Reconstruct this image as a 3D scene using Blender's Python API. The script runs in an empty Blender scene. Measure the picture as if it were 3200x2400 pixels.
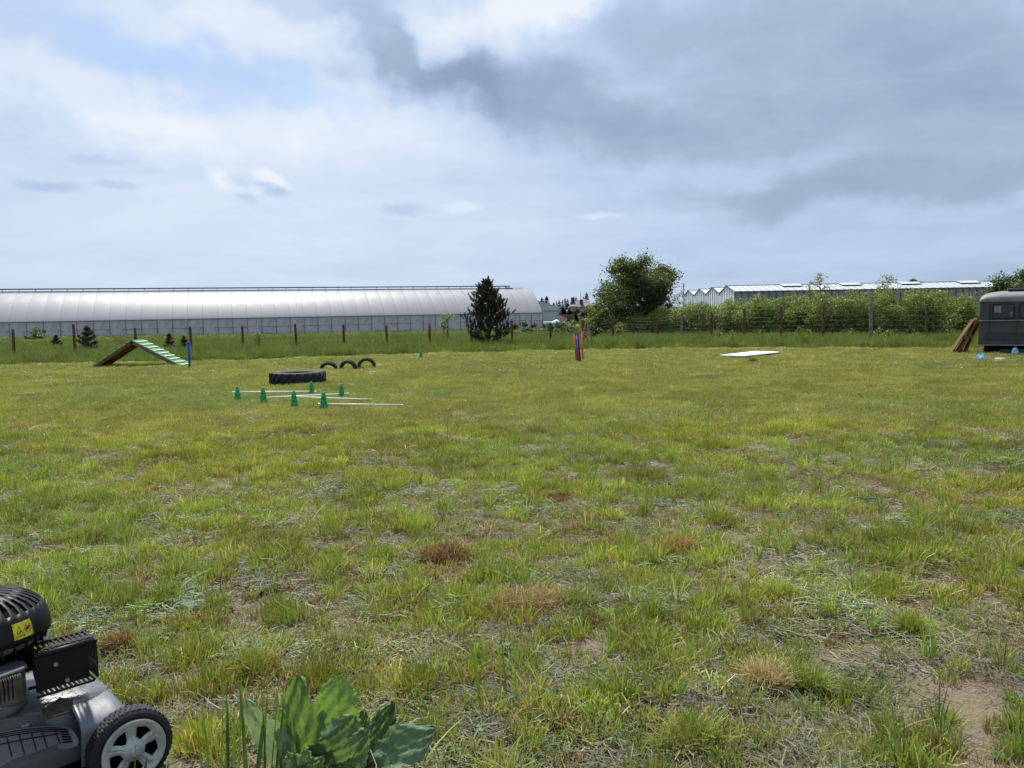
import bpy, bmesh, math, random
import numpy as np
from mathutils import Vector, Matrix

random.seed(7); rng = np.random.default_rng(7)
PI = math.pi
sc = bpy.context.scene
COL = sc.collection

# ------------------------------------------------------------------ camera
FPX, H0, EYE = 2560.0, 975.0, 1.5            # focal length / horizon row on a 3200 px wide frame, eye height (m)
pitch = math.atan((1200 - H0) / FPX); roll = math.radians(1.0)
F_ = Vector((0, math.cos(pitch), -math.sin(pitch))); R_ = Vector((1, 0, 0)); U_ = Vector((0, math.sin(pitch), math.cos(pitch)))
Rr = R_ * math.cos(roll) - U_ * math.sin(roll); Ur = U_ * math.cos(roll) + R_ * math.sin(roll)
EYEP = Vector((0, 0, EYE))
cam_d = bpy.data.cameras.new('camera'); cam = bpy.data.objects.new('camera', cam_d); COL.objects.link(cam)
cam_d.sensor_width = 36; cam_d.lens = FPX / 3200 * 36; cam_d.clip_start = 0.05; cam_d.clip_end = 6000
m = Matrix((Rr, Ur, -F_)).transposed().to_4x4(); m.translation = EYEP; cam.matrix_world = m
sc.camera = cam

# ------------------------------------------------------------------ light
SUN_EL, SUN_AZ = math.radians(60), math.radians(-18)      # high, ahead of the camera and a little left
sun_d = bpy.data.lights.new('sun', 'SUN'); sun_d.energy = 3.4; sun_d.angle = math.radians(5); sun_d.color = (1.0, 0.955, 0.88)
sun = bpy.data.objects.new('sun', sun_d); COL.objects.link(sun)
sdir = Vector((math.sin(SUN_AZ) * math.cos(SUN_EL), math.cos(SUN_AZ) * math.cos(SUN_EL), math.sin(SUN_EL)))
sun.rotation_euler = sdir.to_track_quat('Z', 'Y').to_euler()
sc.view_settings.view_transform = 'Standard'; sc.view_settings.look = 'None'
sc.view_settings.exposure = 1.15; sc.view_settings.gamma = 1.0; sc.view_settings.use_curve_mapping = False
EXPO = 2 ** sc.view_settings.exposure

def lin(c):
    return c / 12.92 if c <= 0.04045 else ((c + 0.055) / 1.055) ** 2.4
def hx(s, k=1.0):
    s = s.lstrip('#'); return tuple(lin(int(s[i:i + 2], 16) / 255) * k for i in (0, 2, 4))

# ------------------------------------------------------------------ sky: Nishita with a layer of cloud
world = bpy.data.worlds.new('World'); sc.world = world; world.use_nodes = True
WT = world.node_tree; WT.nodes.clear()
SKY_K = 0.10
def nd(t, ty, **kw):
    n = t.nodes.new(ty)
    for k, v in kw.items(): setattr(n, k, v)
    return n
def put(t, sock, v):
    if hasattr(v, 'is_linked') or isinstance(v, bpy.types.NodeSocket): t.links.new(v, sock)
    else: sock.default_value = v
def mt(t, op, a, b=None, c=None, clamp=False):
    n = nd(t, 'ShaderNodeMath', operation=op); n.use_clamp = clamp
    put(t, n.inputs[0], a)
    if b is not None: put(t, n.inputs[1], b)
    if c is not None: put(t, n.inputs[2], c)
    return n.outputs[0]
def sstep(t, v, a, b):
    n = nd(t, 'ShaderNodeMapRange', interpolation_type='SMOOTHSTEP')
    put(t, n.inputs['Value'], v); n.inputs['From Min'].default_value = a; n.inputs['From Max'].default_value = b
    return n.outputs['Result']
def mixc(t, f, a, b, blend='MIX'):
    n = nd(t, 'ShaderNodeMix', data_type='RGBA', blend_type=blend)
    put(t, n.inputs[0], f)
    for s, v in ((n.inputs[6], a), (n.inputs[7], b)):
        if isinstance(v, tuple): s.default_value = (*v[:3], 1)
        else: t.links.new(v, s)
    return n.outputs[2]
def ramp(t, f, stops):
    n = nd(t, 'ShaderNodeValToRGB'); e = n.color_ramp.elements
    while len(e) < len(stops): e.new(0.5)
    for q, (p, c) in zip(e, stops): q.position = p; q.color = (*c[:3], 1)
    t.links.new(f, n.inputs[0]); return n.outputs[0]
def noise(t, vec, scale, detail=4, rough=0.55, dist=0.0):
    n = nd(t, 'ShaderNodeTexNoise'); n.inputs['Scale'].default_value = scale; n.inputs['Detail'].default_value = detail
    n.inputs['Roughness'].default_value = rough; n.inputs['Distortion'].default_value = dist
    if vec is not None: t.links.new(vec, n.inputs['Vector'])
    return n

def build_sky():
    t = WT
    sky = nd(t, 'ShaderNodeTexSky', sky_type='NISHITA'); sky.sun_disc = False
    sky.sun_elevation = SUN_EL; sky.sun_rotation = SUN_AZ; sky.air_density = 1.0; sky.dust_density = 1.5; sky.ozone_density = 1.0
    tc = nd(t, 'ShaderNodeTexCoord'); d = tc.outputs['Generated']
    sp = nd(t, 'ShaderNodeSeparateXYZ'); t.links.new(d, sp.inputs[0]); x, y, z = sp.outputs
    az = mt(t, 'ARCTAN2', x, y); el = mt(t, 'ARCSINE', z)
    zz = mt(t, 'ADD', mt(t, 'MAXIMUM', z, 0.0), 0.14)
    cb = nd(t, 'ShaderNodeCombineXYZ'); t.links.new(mt(t, 'DIVIDE', x, zz), cb.inputs[0]); t.links.new(mt(t, 'DIVIDE', y, zz), cb.inputs[1])
    q = cb.outputs[0]
    wn = noise(t, d, 5.0, 4, 0.6); ws = nd(t, 'ShaderNodeSeparateColor'); t.links.new(wn.outputs['Color'], ws.inputs[0])
    daz = mt(t, 'MULTIPLY', mt(t, 'SUBTRACT', ws.outputs[0], 0.5), 0.30)
    de_ = mt(t, 'MULTIPLY', mt(t, 'SUBTRACT', ws.outputs[1], 0.5), 0.11)
    fn = noise(t, d, 20.0, 5, 0.65); fs = nd(t, 'ShaderNodeSeparateColor'); t.links.new(fn.outputs['Color'], fs.inputs[0])
    faz = mt(t, 'MULTIPLY', mt(t, 'SUBTRACT', fs.outputs[0], 0.5), 0.06)
    fel = mt(t, 'MULTIPLY', mt(t, 'SUBTRACT', fs.outputs[1], 0.5), 0.036)
    azw = mt(t, 'ADD', az, mt(t, 'ADD', daz, faz)); elw = mt(t, 'ADD', el, mt(t, 'ADD', de_, fel))
    azs = mt(t, 'MULTIPLY_ADD', faz, .6, az); els = mt(t, 'MULTIPLY_ADD', fel, .55, el)
    cw = nd(t, 'ShaderNodeCombineXYZ'); t.links.new(azw, cw.inputs[0]); t.links.new(elw, cw.inputs[1])
    cs = nd(t, 'ShaderNodeCombineXYZ'); t.links.new(azs, cs.inputs[0]); t.links.new(els, cs.inputs[1])
    def feat(px, py, rx, ry, rot=0, soft=1.0, fine=False):
        a0 = math.atan((px - 1600) / FPX); e0 = (H0 - 0.01745 * (px - 1600) - py) / FPX * math.cos(a0)
        mp = nd(t, 'ShaderNodeMapping', vector_type='TEXTURE'); t.links.new((cs if fine else cw).outputs[0], mp.inputs[0])
        mp.inputs['Location'].default_value = (a0, e0, 0); mp.inputs['Rotation'].default_value = (0, 0, rot); mp.inputs['Scale'].default_value = (rx * 1.25 / FPX, ry * 1.25 / FPX, 1)
        g = nd(t, 'ShaderNodeTexGradient', gradient_type='SPHERICAL'); t.links.new(mp.outputs[0], g.inputs[0])
        return sstep(t, g.outputs['Fac'], 0.0, soft / 1.25)
    big = noise(t, q, 0.7, 5, 0.6, 0.4).outputs['Fac']
    B = mt(t, 'MULTIPLY_ADD', mt(t, 'SUBTRACT', big, 0.5), 0.42, 0.66)
    fine = noise(t, q, 2.3, 5, 0.62, 0.5).outputs['Fac']
    B = mt(t, 'MULTIPLY_ADD', mt(t, 'SUBTRACT', fine, 0.5), mt(t, 'MULTIPLY_ADD', sstep(t, el, 0.04, 0.26), 0.28, 0.03), B)
    FEATS = [  # px, py, rx, ry, rot, soft, amount : cloud lumps and gaps, anchored to directions of the sky
        (1640, 345, 540, 120, -0.20, .95, -0.25, 0), (1300, 230, 380, 70, -0.5, .9, -0.16, 0),
        (2450, 330, 1150, 330, 0.0, 1.2, -0.17, 0), (2850, 590, 720, 70, -0.02, 1.1, -0.13, 0), (3000, 640, 1300, 480, 0.0, 1.25, -0.17, 0),
        (2250, 120, 620, 160, 0, 1.1, -0.10, 0), (2900, 150, 320, 130, 0, 1.0, -0.10, 0),
        (720, 150, 480, 85, -0.12, 1.0, 0.20, 0), (200, 310, 560, 100, -0.2, 1.0, 0.16, 0), (900, 430, 560, 120, -0.05, 1.1, 0.12, 0),
        (1720, 110, 260, 80, 0.1, 1.0, 0.34, 0), (1500, 200, 240, 70, -0.3, 1.0, 0.16, 0), (2300, 520, 420, 60, 0, 1.0, 0.10, 0),
        (1000, 560, 1500, 420, 0, 1.25, 0.10, 0), (2600, 690, 500, 50, 0, 1.1, 0.06, 0),
        (775, 598, 62, 24, -0.75, 0.9, -0.17, 1), (870, 605, 60, 22, -0.35, 0.9, -0.19, 1),
        (735, 575, 60, 26, -0.5, 1.0, 0.20, 1), (870, 572, 66, 26, -0.4, 1.0, 0.22, 1), (810, 600, 60, 16, 0, 1.0, 0.14, 1),
        (190, 592, 100, 18, 0, 1.0, -0.16, 1), (400, 590, 72, 16, 0, 1.0, -0.15, 1), (1285, 662, 80, 22, 0, 1.0, -0.16, 1),
        (330, 515, 90, 14, 0, 1.0, -0.09, 1), (1450, 655, 70, 22, 0, 1.0, 0.12, 1), (1885, 680, 70, 14, 0.0, 1.0, 0.14, 1),
    ]
    for px, py, rx, ry, ro, so, am, fi in FEATS:
        B = mt(t, 'MULTIPLY_ADD', feat(px, py, rx, ry, ro, so, bool(fi)), am, B)
    K = 1 / SKY_K / EXPO
    cloud = ramp(t, B, [(0.06, hx('#73879f')), (0.26, hx('#8ea3bb')), (0.44, hx('#a8bcd2')), (0.59, hx('#bed1ea')), (0.76, hx('#d6e4f6')), (0.95, hx('#f0f6fd'))])
    cl = nd(t, 'ShaderNodeVectorMath', operation='SCALE'); t.links.new(cloud, cl.inputs[0]); cl.inputs['Scale'].default_value = K
    gap = mt(t, 'MAXIMUM', feat(470, 215, 560, 95, -0.2, 1.0), feat(980, 330, 300, 50, -0.3, 1.0))
    gap = mt(t, 'MAXIMUM', gap, mt(t, 'MULTIPLY', feat(2650, 780, 800, 120, 0, 1.0), 0.28))
    gap = mt(t, 'MULTIPLY_ADD', gap, 0.38, 0.08)
    blue = mixc(t, 0.75, sky.outputs[0], tuple(q * K for q in hx('#8cb6f0')))
    col = mixc(t, gap, cl.outputs[0], blue)
    bg = nd(t, 'ShaderNodeBackground'); t.links.new(col, bg.inputs[0]); bg.inputs[1].default_value = SKY_K
    o = nd(t, 'ShaderNodeOutputWorld'); t.links.new(bg.outputs[0], o.inputs[0])
build_sky(); world.cycles.sampling_method = 'NONE'
sc.cycles.use_denoising = True; sc.cycles.use_adaptive_sampling = True; sc.cycles.adaptive_threshold = 0.025
sc.cycles.max_bounces = 5; sc.cycles.diffuse_bounces = 2; sc.cycles.glossy_bounces = 2; sc.cycles.transmission_bounces = 4; sc.cycles.transparent_max_bounces = 6; sc.cycles.caustics_reflective = False; sc.cycles.caustics_refractive = False

# ------------------------------------------------------------------ measuring helpers
def ray(px, py): return F_ + Rr * ((px - 1600) / FPX) + Ur * ((1200 - py) / FPX)
def at(px, py, Y):
    v = ray(px, py); return EYEP + v * (Y / v.y)
def plane(px, py, P, n):
    v = ray(px, py); return EYEP + v * ((P - EYEP).dot(n) / v.dot(n))
def hgt(x, y):
    f = np.exp(-((x * x + y * y) / 3600.0))
    sm = lambda a, b, q: np.clip((q - a) / (b - a), 0, 1) ** 2 * (3 - 2 * np.clip((q - a) / (b - a), 0, 1))
    dip = -0.32 * sm(40, 76, y) * sm(-45, -5, x)
    return dip + f * (0.016 * np.sin(2.1 * x + .7) * np.sin(1.7 * y + 1.3) + 0.010 * np.sin(4.3 * x + 1.9 * y) + 0.007 * np.sin(7.7 * x - 6.1 * y + .5)
                + 0.03 * np.sin(.37 * x + 1) * np.sin(.31 * y + .4))
def gz(x, y): return float(hgt(np.float64(x), np.float64(y)))
def ground(px, py, dz=0.0):
    z = 0.0
    for _ in range(4):
        v = ray(px, py); P = EYEP + v * ((z + dz - EYE) / v.z); z = gz(P.x, P.y)
    return Vector((P.x, P.y, z))

_perm = rng.random((256, 256))
def vnoise(x, y, s, o=0):
    x = np.asarray(x) * s + 37.3 + o * 17.7; y = np.asarray(y) * s + 91.1 + o * 29.3
    xi = np.floor(x).astype(int); yi = np.floor(y).astype(int); u = x - xi; v = y - yi
    u = u * u * (3 - 2 * u); v = v * v * (3 - 2 * v)
    g = lambda a, b: _perm[a % 256, b % 256]
    return (g(xi, yi) * (1 - u) + g(xi + 1, yi) * u) * (1 - v) + (g(xi, yi + 1) * (1 - u) + g(xi + 1, yi + 1) * u) * v
def fbm(x, y, s, o=0):
    return (vnoise(x, y, s, o) * .5 + vnoise(x, y, s * 2.1, o + 1) * .3 + vnoise(x, y, s * 4.3, o + 2) * .2)

# ------------------------------------------------------------------ mesh helpers
ORD = ['first', 'second', 'third', 'fourth', 'fifth', 'sixth', 'seventh', 'eighth', 'ninth', 'tenth', 'eleventh', 'twelfth', 'thirteenth', 'fourteenth', 'fifteenth', 'sixteenth', 'seventeenth']
class MB:
    """collects vertices and faces of ONE mesh"""
    def __init__(s): s.v = []; s.f = []; s.c = None
    def add(s, v, f):
        b = len(s.v); s.v += [tuple(q) for q in v]; s.f += [tuple(i + b for i in g) for g in f]; return s
    def box(s, c, d, M=None):
        x, y, z = (q / 2 for q in d)
        vs = [Vector((sx * x, sy * y, sz * z)) for sx in (-1, 1) for sy in (-1, 1) for sz in (-1, 1)]
        if M is not None: vs = [M @ q for q in vs]
        vs = [q + Vector(c) for q in vs]
        return s.add(vs, [(0, 1, 3, 2), (4, 6, 7, 5), (0, 4, 5, 1), (2, 3, 7, 6), (0, 2, 6, 4), (1, 5, 7, 3)])
    def bar(s, a, b, w, h, up=(0, 0, 1)):
        a = Vector(a); b = Vector(b); d = (b - a).normalized(); u = Vector(up)
        r = d.cross(u)
        if r.length < 1e-4: r = d.cross(Vector((1, 0, 0)))
        r.normalize(); u = r.cross(d)
        vs = [p + r * (sx * w / 2) + u * (sy * h / 2) for p in (a, b) for sx, sy in ((-1, -1), (1, -1), (1, 1), (-1, 1))]
        return s.add(vs, [(3, 2, 1, 0), (4, 5, 6, 7), (0, 1, 5, 4), (1, 2, 6, 5), (2, 3, 7, 6), (3, 0, 4, 7)])
    def tube(s, pts, rad, n=8, cap=True):
        pts = [Vector(p) for p in pts]; k = len(pts)
        if not hasattr(rad, '__len__'): rad = [rad] * k
        vs = []; ref = None
        for i, p in enumerate(pts):
            d = (pts[min(i + 1, k - 1)] - pts[max(i - 1, 0)]).normalized()
            if ref is None: ref = d.cross(Vector((0.31, 0.2, 0.93)));
            if ref.length < 1e-3: ref = d.cross(Vector((1, 0, 0)))
            r = (ref - d * ref.dot(d)).normalized(); ref = r; q = d.cross(r)
            vs += [p + (r * math.cos(2 * PI * j / n) + q * math.sin(2 * PI * j / n)) * rad[i] for j in range(n)]
        fs = [(i * n + j, i * n + (j + 1) % n, (i + 1) * n + (j + 1) % n, (i + 1) * n + j) for i in range(k - 1) for j in range(n)]
        if cap: fs += [tuple(range(n))[::-1], tuple((k - 1) * n + j for j in range(n))]
        return s.add(vs, fs)
    def lathe(s, prof, n=32, axis='Z', skip=None, a0=0, a1=2 * PI):
        full = abs(a1 - a0 - 2 * PI) < 1e-6; cnt = n if full else n + 1; k = len(prof); vs = []
        for r, z in prof:
            for j in range(cnt):
                a = a0 + (a1 - a0) * j / n; c, q = r * math.cos(a), r * math.sin(a)
                vs.append((c, q, z) if axis == 'Z' else (c, z, q))
        fs = []
        for i in range(k - 1):
            for j in range(n):
                if skip and skip(i, j): continue
                j2 = (j + 1) % cnt; g = (i * cnt + j, i * cnt + j2, (i + 1) * cnt + j2, (i + 1) * cnt + j)
                fs.append(g if axis == 'Z' else g[::-1])
        return s.add(vs, fs)
    def grid(s, P, nu, nv):
        vs = [P(i / nu, j / nv) for i in range(nu + 1) for j in range(nv + 1)]; w = nv + 1
        return s.add(vs, [(i * w + j, (i + 1) * w + j, (i + 1) * w + j + 1, i * w + j + 1) for i in range(nu) for j in range(nv)])
    def mesh(s, name, mat=None, smooth=False):
        me = bpy.data.meshes.new(name); me.from_pydata(s.v, [], s.f)
        if mat: me.materials.append(mat)
        if smooth: me.polygons.foreach_set('use_smooth', [True] * len(me.polygons))
        if s.c is not None:
            a = me.color_attributes.new('Col', 'FLOAT_COLOR', 'POINT'); a.data.foreach_set('color', np.asarray(s.c, dtype=np.float32).ravel())
        me.update(); return me
    def build(s, name, mat, parent=None, smooth=False, bevel=0, seg=2, solid=0, label=None):
        o = link(name, s.mesh(name, mat, smooth), parent)
        if solid:
            q = o.modifiers.new('solid', 'SOLIDIFY'); q.thickness = solid; q.offset = -1
        if bevel:
            q = o.modifiers.new('bevel', 'BEVEL'); q.width = bevel; q.segments = seg; q.limit_method = 'ANGLE'; q.angle_limit = 0.6
        if label: o['label'] = label
        return o
def link(name, data, parent=None, loc=None):
    o = bpy.data.objects.new(name, data); COL.objects.link(o)
    if parent is not None: o.parent = parent
    if loc is not None: o.location = loc
    return o
def tag(o, label, cat=None, group=None):
    o['label'] = label
    if cat: o['category'] = cat
    if group: o['group'] = group
    return o
def thing(name, label, cat, loc=(0, 0, 0), rz=0, group=None):
    o = link(name, None, None, loc); o.rotation_euler = (0, 0, rz); o.empty_display_size = 0.2
    return tag(o, label, cat, group)
def kind(o, k): o['kind'] = k; return o

def np_mesh(name, V, F, mat, C=None, smooth=False):
    """V (n,3), F (m,k) arrays"""
    me = bpy.data.meshes.new(name); V = np.asarray(V, np.float32); F = np.asarray(F, np.int32); k = F.shape[1]
    me.vertices.add(len(V)); me.vertices.foreach_set('co', V.ravel())
    me.loops.add(F.size); me.loops.foreach_set('vertex_index', F.ravel())
    me.polygons.add(len(F)); me.polygons.foreach_set('loop_start', np.arange(0, F.size, k, dtype=np.int32))
    if smooth: me.polygons.foreach_set('use_smooth', np.ones(len(F), bool))
    me.materials.append(mat)
    if C is not None:
        a = me.color_attributes.new('Col', 'FLOAT_COLOR', 'POINT')
        C = np.asarray(C, np.float32)
        if C.shape[1] == 3: C = np.hstack([C, np.ones((len(C), 1), np.float32)])
        a.data.foreach_set('color', C.ravel())
    me.update(calc_edges=True); me.validate(); return me

# ------------------------------------------------------------------ materials
def pm(name, col, rough=.6, spec=.4, metal=0.0, col2=None, scale=6.0, bump=0.0, bscale=40.0, mix=(.35, .65), coord='Object', trans=0.0, detail=5, coat=0.0, alpha=1.0):
    m = bpy.data.materials.new(name); m.use_nodes = True; t = m.node_tree; b = t.nodes['Principled BSDF']
    tc = nd(t, 'ShaderNodeTexCoord'); v = tc.outputs[coord]
    c2 = col2 if col2 else tuple(q * .72 for q in col)
    n = noise(t, v, scale, detail, .6)
    f = sstep(t, n.outputs['Fac'], mix[0], mix[1])
    c = mixc(t, f, col, c2); t.links.new(c, b.inputs['Base Color'])
    b.inputs['Roughness'].default_value = rough; b.inputs['Specular IOR Level'].default_value = spec; b.inputs['Metallic'].default_value = metal
    if coat: b.inputs['Coat Weight'].default_value = coat; b.inputs['Coat Roughness'].default_value = .2
    if alpha < 1: b.inputs['Alpha'].default_value = alpha
    rv = mt(t, 'MULTIPLY_ADD', n.outputs['Fac'], .25, rough - .12, clamp=True); t.links.new(rv, b.inputs['Roughness'])
    if bump:
        bn = noise(t, v, bscale, 4, .6); bp = nd(t, 'ShaderNodeBump'); bp.inputs['Strength'].default_value = bump; bp.inputs['Distance'].default_value = .02
        t.links.new(bn.outputs['Fac'], bp.inputs['Height']); t.links.new(bp.outputs[0], b.inputs['Normal'])
    if trans:
        tr = nd(t, 'ShaderNodeBsdfTranslucent'); t.links.new(c, tr.inputs[0]); mx = nd(t, 'ShaderNodeMixShader'); mx.inputs[0].default_value = trans
        t.links.new(b.outputs[0], mx.inputs[1]); t.links.new(tr.outputs[0], mx.inputs[2]); t.links.new(mx.outputs[0], t.nodes['Material Output'].inputs[0])
    return m
def leafmat(name, trans=.35, rough=.5, spec=.3, inst=False, tcol=(1.15, 1.1, .55), gloss_noise=False):
    """colour per vertex (the plant's own pigment), optional per-instance tint"""
    m = bpy.data.materials.new(name); m.use_nodes = True; t = m.node_tree; b = t.nodes['Principled BSDF']
    a = nd(t, 'ShaderNodeAttribute', attribute_name='Col'); c = a.outputs['Color']
    if inst:
        i = nd(t, 'ShaderNodeAttribute', attribute_name='tint', attribute_type='INSTANCER'); c = mixc(t, 1.0, c, i.outputs['Color'], 'MULTIPLY')
    t.links.new(c, b.inputs['Base Color']); b.inputs['Roughness'].default_value = rough; b.inputs['Specular IOR Level'].default_value = spec
    tr = nd(t, 'ShaderNodeBsdfTranslucent'); t.links.new(mixc(t, 1.0, c, tcol, 'MULTIPLY'), tr.inputs[0]); mx = nd(t, 'ShaderNodeMixShader'); mx.inputs[0].default_value = trans
    t.links.new(b.outputs[0], mx.inputs[1]); t.links.new(tr.outputs[0], mx.inputs[2]); t.links.new(mx.outputs[0], t.nodes['Material Output'].inputs[0])
    return m

MG = leafmat('grass_blades', .30, .55, .25, inst=True)
MLEAF = leafmat('leaves', .35, .5, .3)
MNEED = leafmat('needles', .12, .6, .2)
M_bark = pm('bark', (.085, .062, .045), .9, .1, col2=(.04, .03, .022), scale=14, bump=.6)
M_post = pm('post_wood', (.155, .075, .05), .85, .15, col2=(.085, .04, .028), scale=9, bump=.5)
M_post_grey = pm('post_wood_grey', (.24, .21, .17), .85, .15, col2=(.13, .11, .085), scale=9, bump=.5)
M_wire = pm('wire', (.16, .15, .14), .6, .4, metal=.3)
M_steel = pm('steel', (.42, .42, .43), .35, .5, metal=.9)
M_rubber = pm('rubber', (.013, .013, .015), .72, .3, col2=(.024, .023, .024), scale=9, bump=.2)
M_black = pm('black_plastic', (.012, .012, .014), .38, .45, col2=(.02, .02, .022), scale=20)
M_dark = pm('dark_void', (.008, .008, .008), .9, .1)  # near-black colour standing in for deep shade inside hollow parts

# ------------------------------------------------------------------ ground
def edge_y(x):                                     # where the mown lawn stops and the tall meadow grass begins
    xs = np.array([-40, -16.6, -10.2, -3.7, 1.5, 7.5, 12.7, 14.5, 18, 40]); ys = np.array([26.6, 26.8, 27.3, 29.6, 30.5, 29.9, 28.2, 26.9, 25.4, 20])
    return np.interp(x, xs, ys) + .22 * np.sin(2.3 * x) + .15 * np.sin(5.1 * x + 1)
def make_ground():
    k = 9.0; n1, n2 = 230, 250
    u = np.linspace(-1, 1, n1 + 1); x = 2500 * np.sinh(k * u) / np.sinh(k)
    v = np.linspace(-1, 1, n2 + 1); y = 4.5 + 2500 * np.sinh(k * v) / np.sinh(k)
    X, Y = np.meshgrid(x, y, indexing='ij'); Z = hgt(X, Y)
    V = np.stack([X, Y, Z], -1).reshape(-1, 3); w = n2 + 1
    I, J = np.meshgrid(np.arange(n1), np.arange(n2), indexing='ij'); a = (I * w + J).ravel()
    F = np.stack([a, a + w, a + w + 1, a + 1], -1)
    m = bpy.data.materials.new('soil_and_thatch'); m.use_nodes = True; t = m.node_tree; b = t.nodes['Principled BSDF']
    g = nd(t, 'ShaderNodeNewGeometry'); P = g.outputs['Position']
    n1_ = noise(t, P, 1.3, 6, .62); n2_ = noise(t, P, 9, 5, .65); n3 = noise(t, P, 60, 4, .6)
    soil = mixc(t, sstep(t, noise(t, P, 170, 5, .7).outputs['Fac'], .36, .62), (.215, .168, .125), (.105, .08, .06))
    st = nd(t, 'ShaderNodeMapping'); st.inputs['Scale'].default_value = (1, 3.2, 1); st.inputs['Rotation'].default_value = (0, 0, .6); t.links.new(P, st.inputs[0])
    n4 = noise(t, st.outputs[0], 95, 3, .7, 1.2)
    thatch = mixc(t, sstep(t, n4.outputs['Fac'], .38, .66), (.09, .075, .045), (.21, .17, .11))
    green = mixc(t, n3.outputs['Fac'], (.105, .125, .032), (.07, .095, .024))
    c = mixc(t, sstep(t, n2_.outputs['Fac'], .40, .58), thatch, soil)
    sx = nd(t, 'ShaderNodeSeparateXYZ'); t.links.new(P, sx.inputs[0])
    far = sstep(t, sx.outputs[1], 6, 17)
    c = mixc(t, mt(t, 'MAXIMUM', mt(t, 'MULTIPLY', sstep(t, n1_.outputs['Fac'], .42, .6), .6), mt(t, 'MULTIPLY', far, .72)), c, green)
    t.links.new(c, b.inputs['Base Color']); b.inputs['Roughness'].default_value = .95; b.inputs['Specular IOR Level'].default_value = .1
    bp = nd(t, 'ShaderNodeBump'); bp.inputs['Strength'].default_value = .8; bp.inputs['Distance'].default_value = .03
    t.links.new(mt(t, 'ADD', n2_.outputs['Fac'], mt(t, 'MULTIPLY', n3.outputs['Fac'], .5)), bp.inputs['Height']); t.links.new(bp.outputs[0], b.inputs['Normal'])
    o = link('ground', np_mesh('ground', V, F, m, smooth=True)); kind(o, 'structure'); o['label'] = 'mown field of patchy grass and bare soil'
make_ground()

# ------------------------------------------------------------------ grass
GREEN = np.array([[.20, .285, .036], [.24, .31, .042], [.15, .235, .032], [.29, .33, .06], [.175, .275, .05]])
STRAW = np.array([[.42, .34, .18], [.36, .28, .14], [.48, .41, .25], [.32, .22, .10]])
RUST = np.array([[.22, .10, .035], [.17, .075, .03], [.27, .15, .06], [.13, .065, .03]])
CLIP = np.array([[.44, .38, .26], [.54, .48, .36], [.24, .29, .16], [.32, .37, .23], [.36, .32, .22], [.18, .25, .13], [.32, .24, .17], [.24, .18, .13]])
def blades(n, r, h0, h1, w0, w1, lean=.5, segs=3, tipw=.55, base=STRAW, top=GREEN, basefrac=.35, dry=.08, drycol=STRAW, outward=.6, curl=.5, shape=1.0):
    a = rng.random(n) * 2 * PI; rad = r * np.sqrt(rng.random(n)) ; x0 = rad * np.cos(a); y0 = rad * np.sin(a)
    h = (h0 + (h1 - h0) * rng.random(n)) * (1 - .35 * (rad / max(r, 1e-6)) ** 2 * shape); w = w0 + (w1 - w0) * rng.random(n)
    la = np.where(rng.random(n) < outward, a + rng.normal(0, .6, n), rng.random(n) * 2 * PI)
    ln = np.abs(rng.normal(0, lean, n)) + .08; fa = rng.random(n) * PI
    V = np.zeros((n, segs + 1, 2, 3)); C = np.zeros((n, segs + 1, 2, 3))
    bc = base[rng.integers(0, len(base), n)]; tcx = top[rng.integers(0, len(top), n)] * (0.8 + .45 * rng.random((n, 1)))
    isd = rng.random(n) < dry; tcx[isd] = drycol[rng.integers(0, len(drycol), isd.sum())]
    bf = basefrac * (.5 + rng.random(n))
    for s in range(segs + 1):
        t = s / segs; off = ln * h * t ** (1 + curl); zz = h * (t - .5 * np.minimum(ln, 1.2) * t ** 2 * .55)
        cx = x0 + np.cos(la) * off; cy = y0 + np.sin(la) * off; ww = w * (1 - (1 - tipw) * t ** 1.5) / 2
        for k, sg in enumerate((-1, 1)):
            V[:, s, k, 0] = cx + sg * ww * np.cos(fa); V[:, s, k, 1] = cy + sg * ww * np.sin(fa); V[:, s, k, 2] = zz - .008 * (1 - t)
        f = np.clip((t - bf * .4) / np.maximum(bf, .05), 0, 1)[:, None]
        C[:, s, 0] = C[:, s, 1] = bc * (1 - f) + tcx * f
    F = []
    b = np.arange(n)[:, None] * (segs + 1) * 2
    for s in range(segs):
        F.append(np.hstack([b + s * 2, b + s * 2 + 1, b + s * 2 + 3, b + s * 2 + 2]))
    return V.reshape(-1, 3), np.vstack(F), C.reshape(-1, 3)
def clips(n, r, l0, l1, w0, w1, cols=CLIP):
    a = rng.random(n) * 2 * PI; rad = r * np.sqrt(rng.random(n)); d = rng.random(n) * 2 * PI
    L = l0 + (l1 - l0) * rng.random(n) ** 1.6; w = w0 + (w1 - w0) * rng.random(n); z = .004 + .018 * rng.random(n); tl = rng.normal(0, .16, n); bd = rng.normal(0, .25, n)
    V = np.zeros((n, 3, 2, 3)); C = np.zeros((n, 3, 2, 3)); cc = cols[rng.integers(0, len(cols), n)] * (.75 + .5 * rng.random((n, 1)))
    for s in range(3):
        t = s / 2 - .5; q = d + bd * t * 2
        cx = rad * np.cos(a) + np.cos(q) * L * t; cy = rad * np.sin(a) + np.sin(q) * L * t
        for k, sg in enumerate((-1, 1)):
            V[:, s, k, 0] = cx - sg * np.sin(d) * w / 2; V[:, s, k, 1] = cy + sg * np.cos(d) * w / 2; V[:, s, k, 2] = np.maximum(z + tl * L * t + .3 * L * (s == 1) * .12 + sg * w * .2, .001)
        C[:, s, 0] = C[:, s, 1] = cc
    b = np.arange(n)[:, None] * 6
    F = np.vstack([np.hstack([b + s * 2, b + s * 2 + 1, b + s * 2 + 3, b + s * 2 + 2]) for s in range(2)])
    return V.reshape(-1, 3), F, C.reshape(-1, 3)
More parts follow.
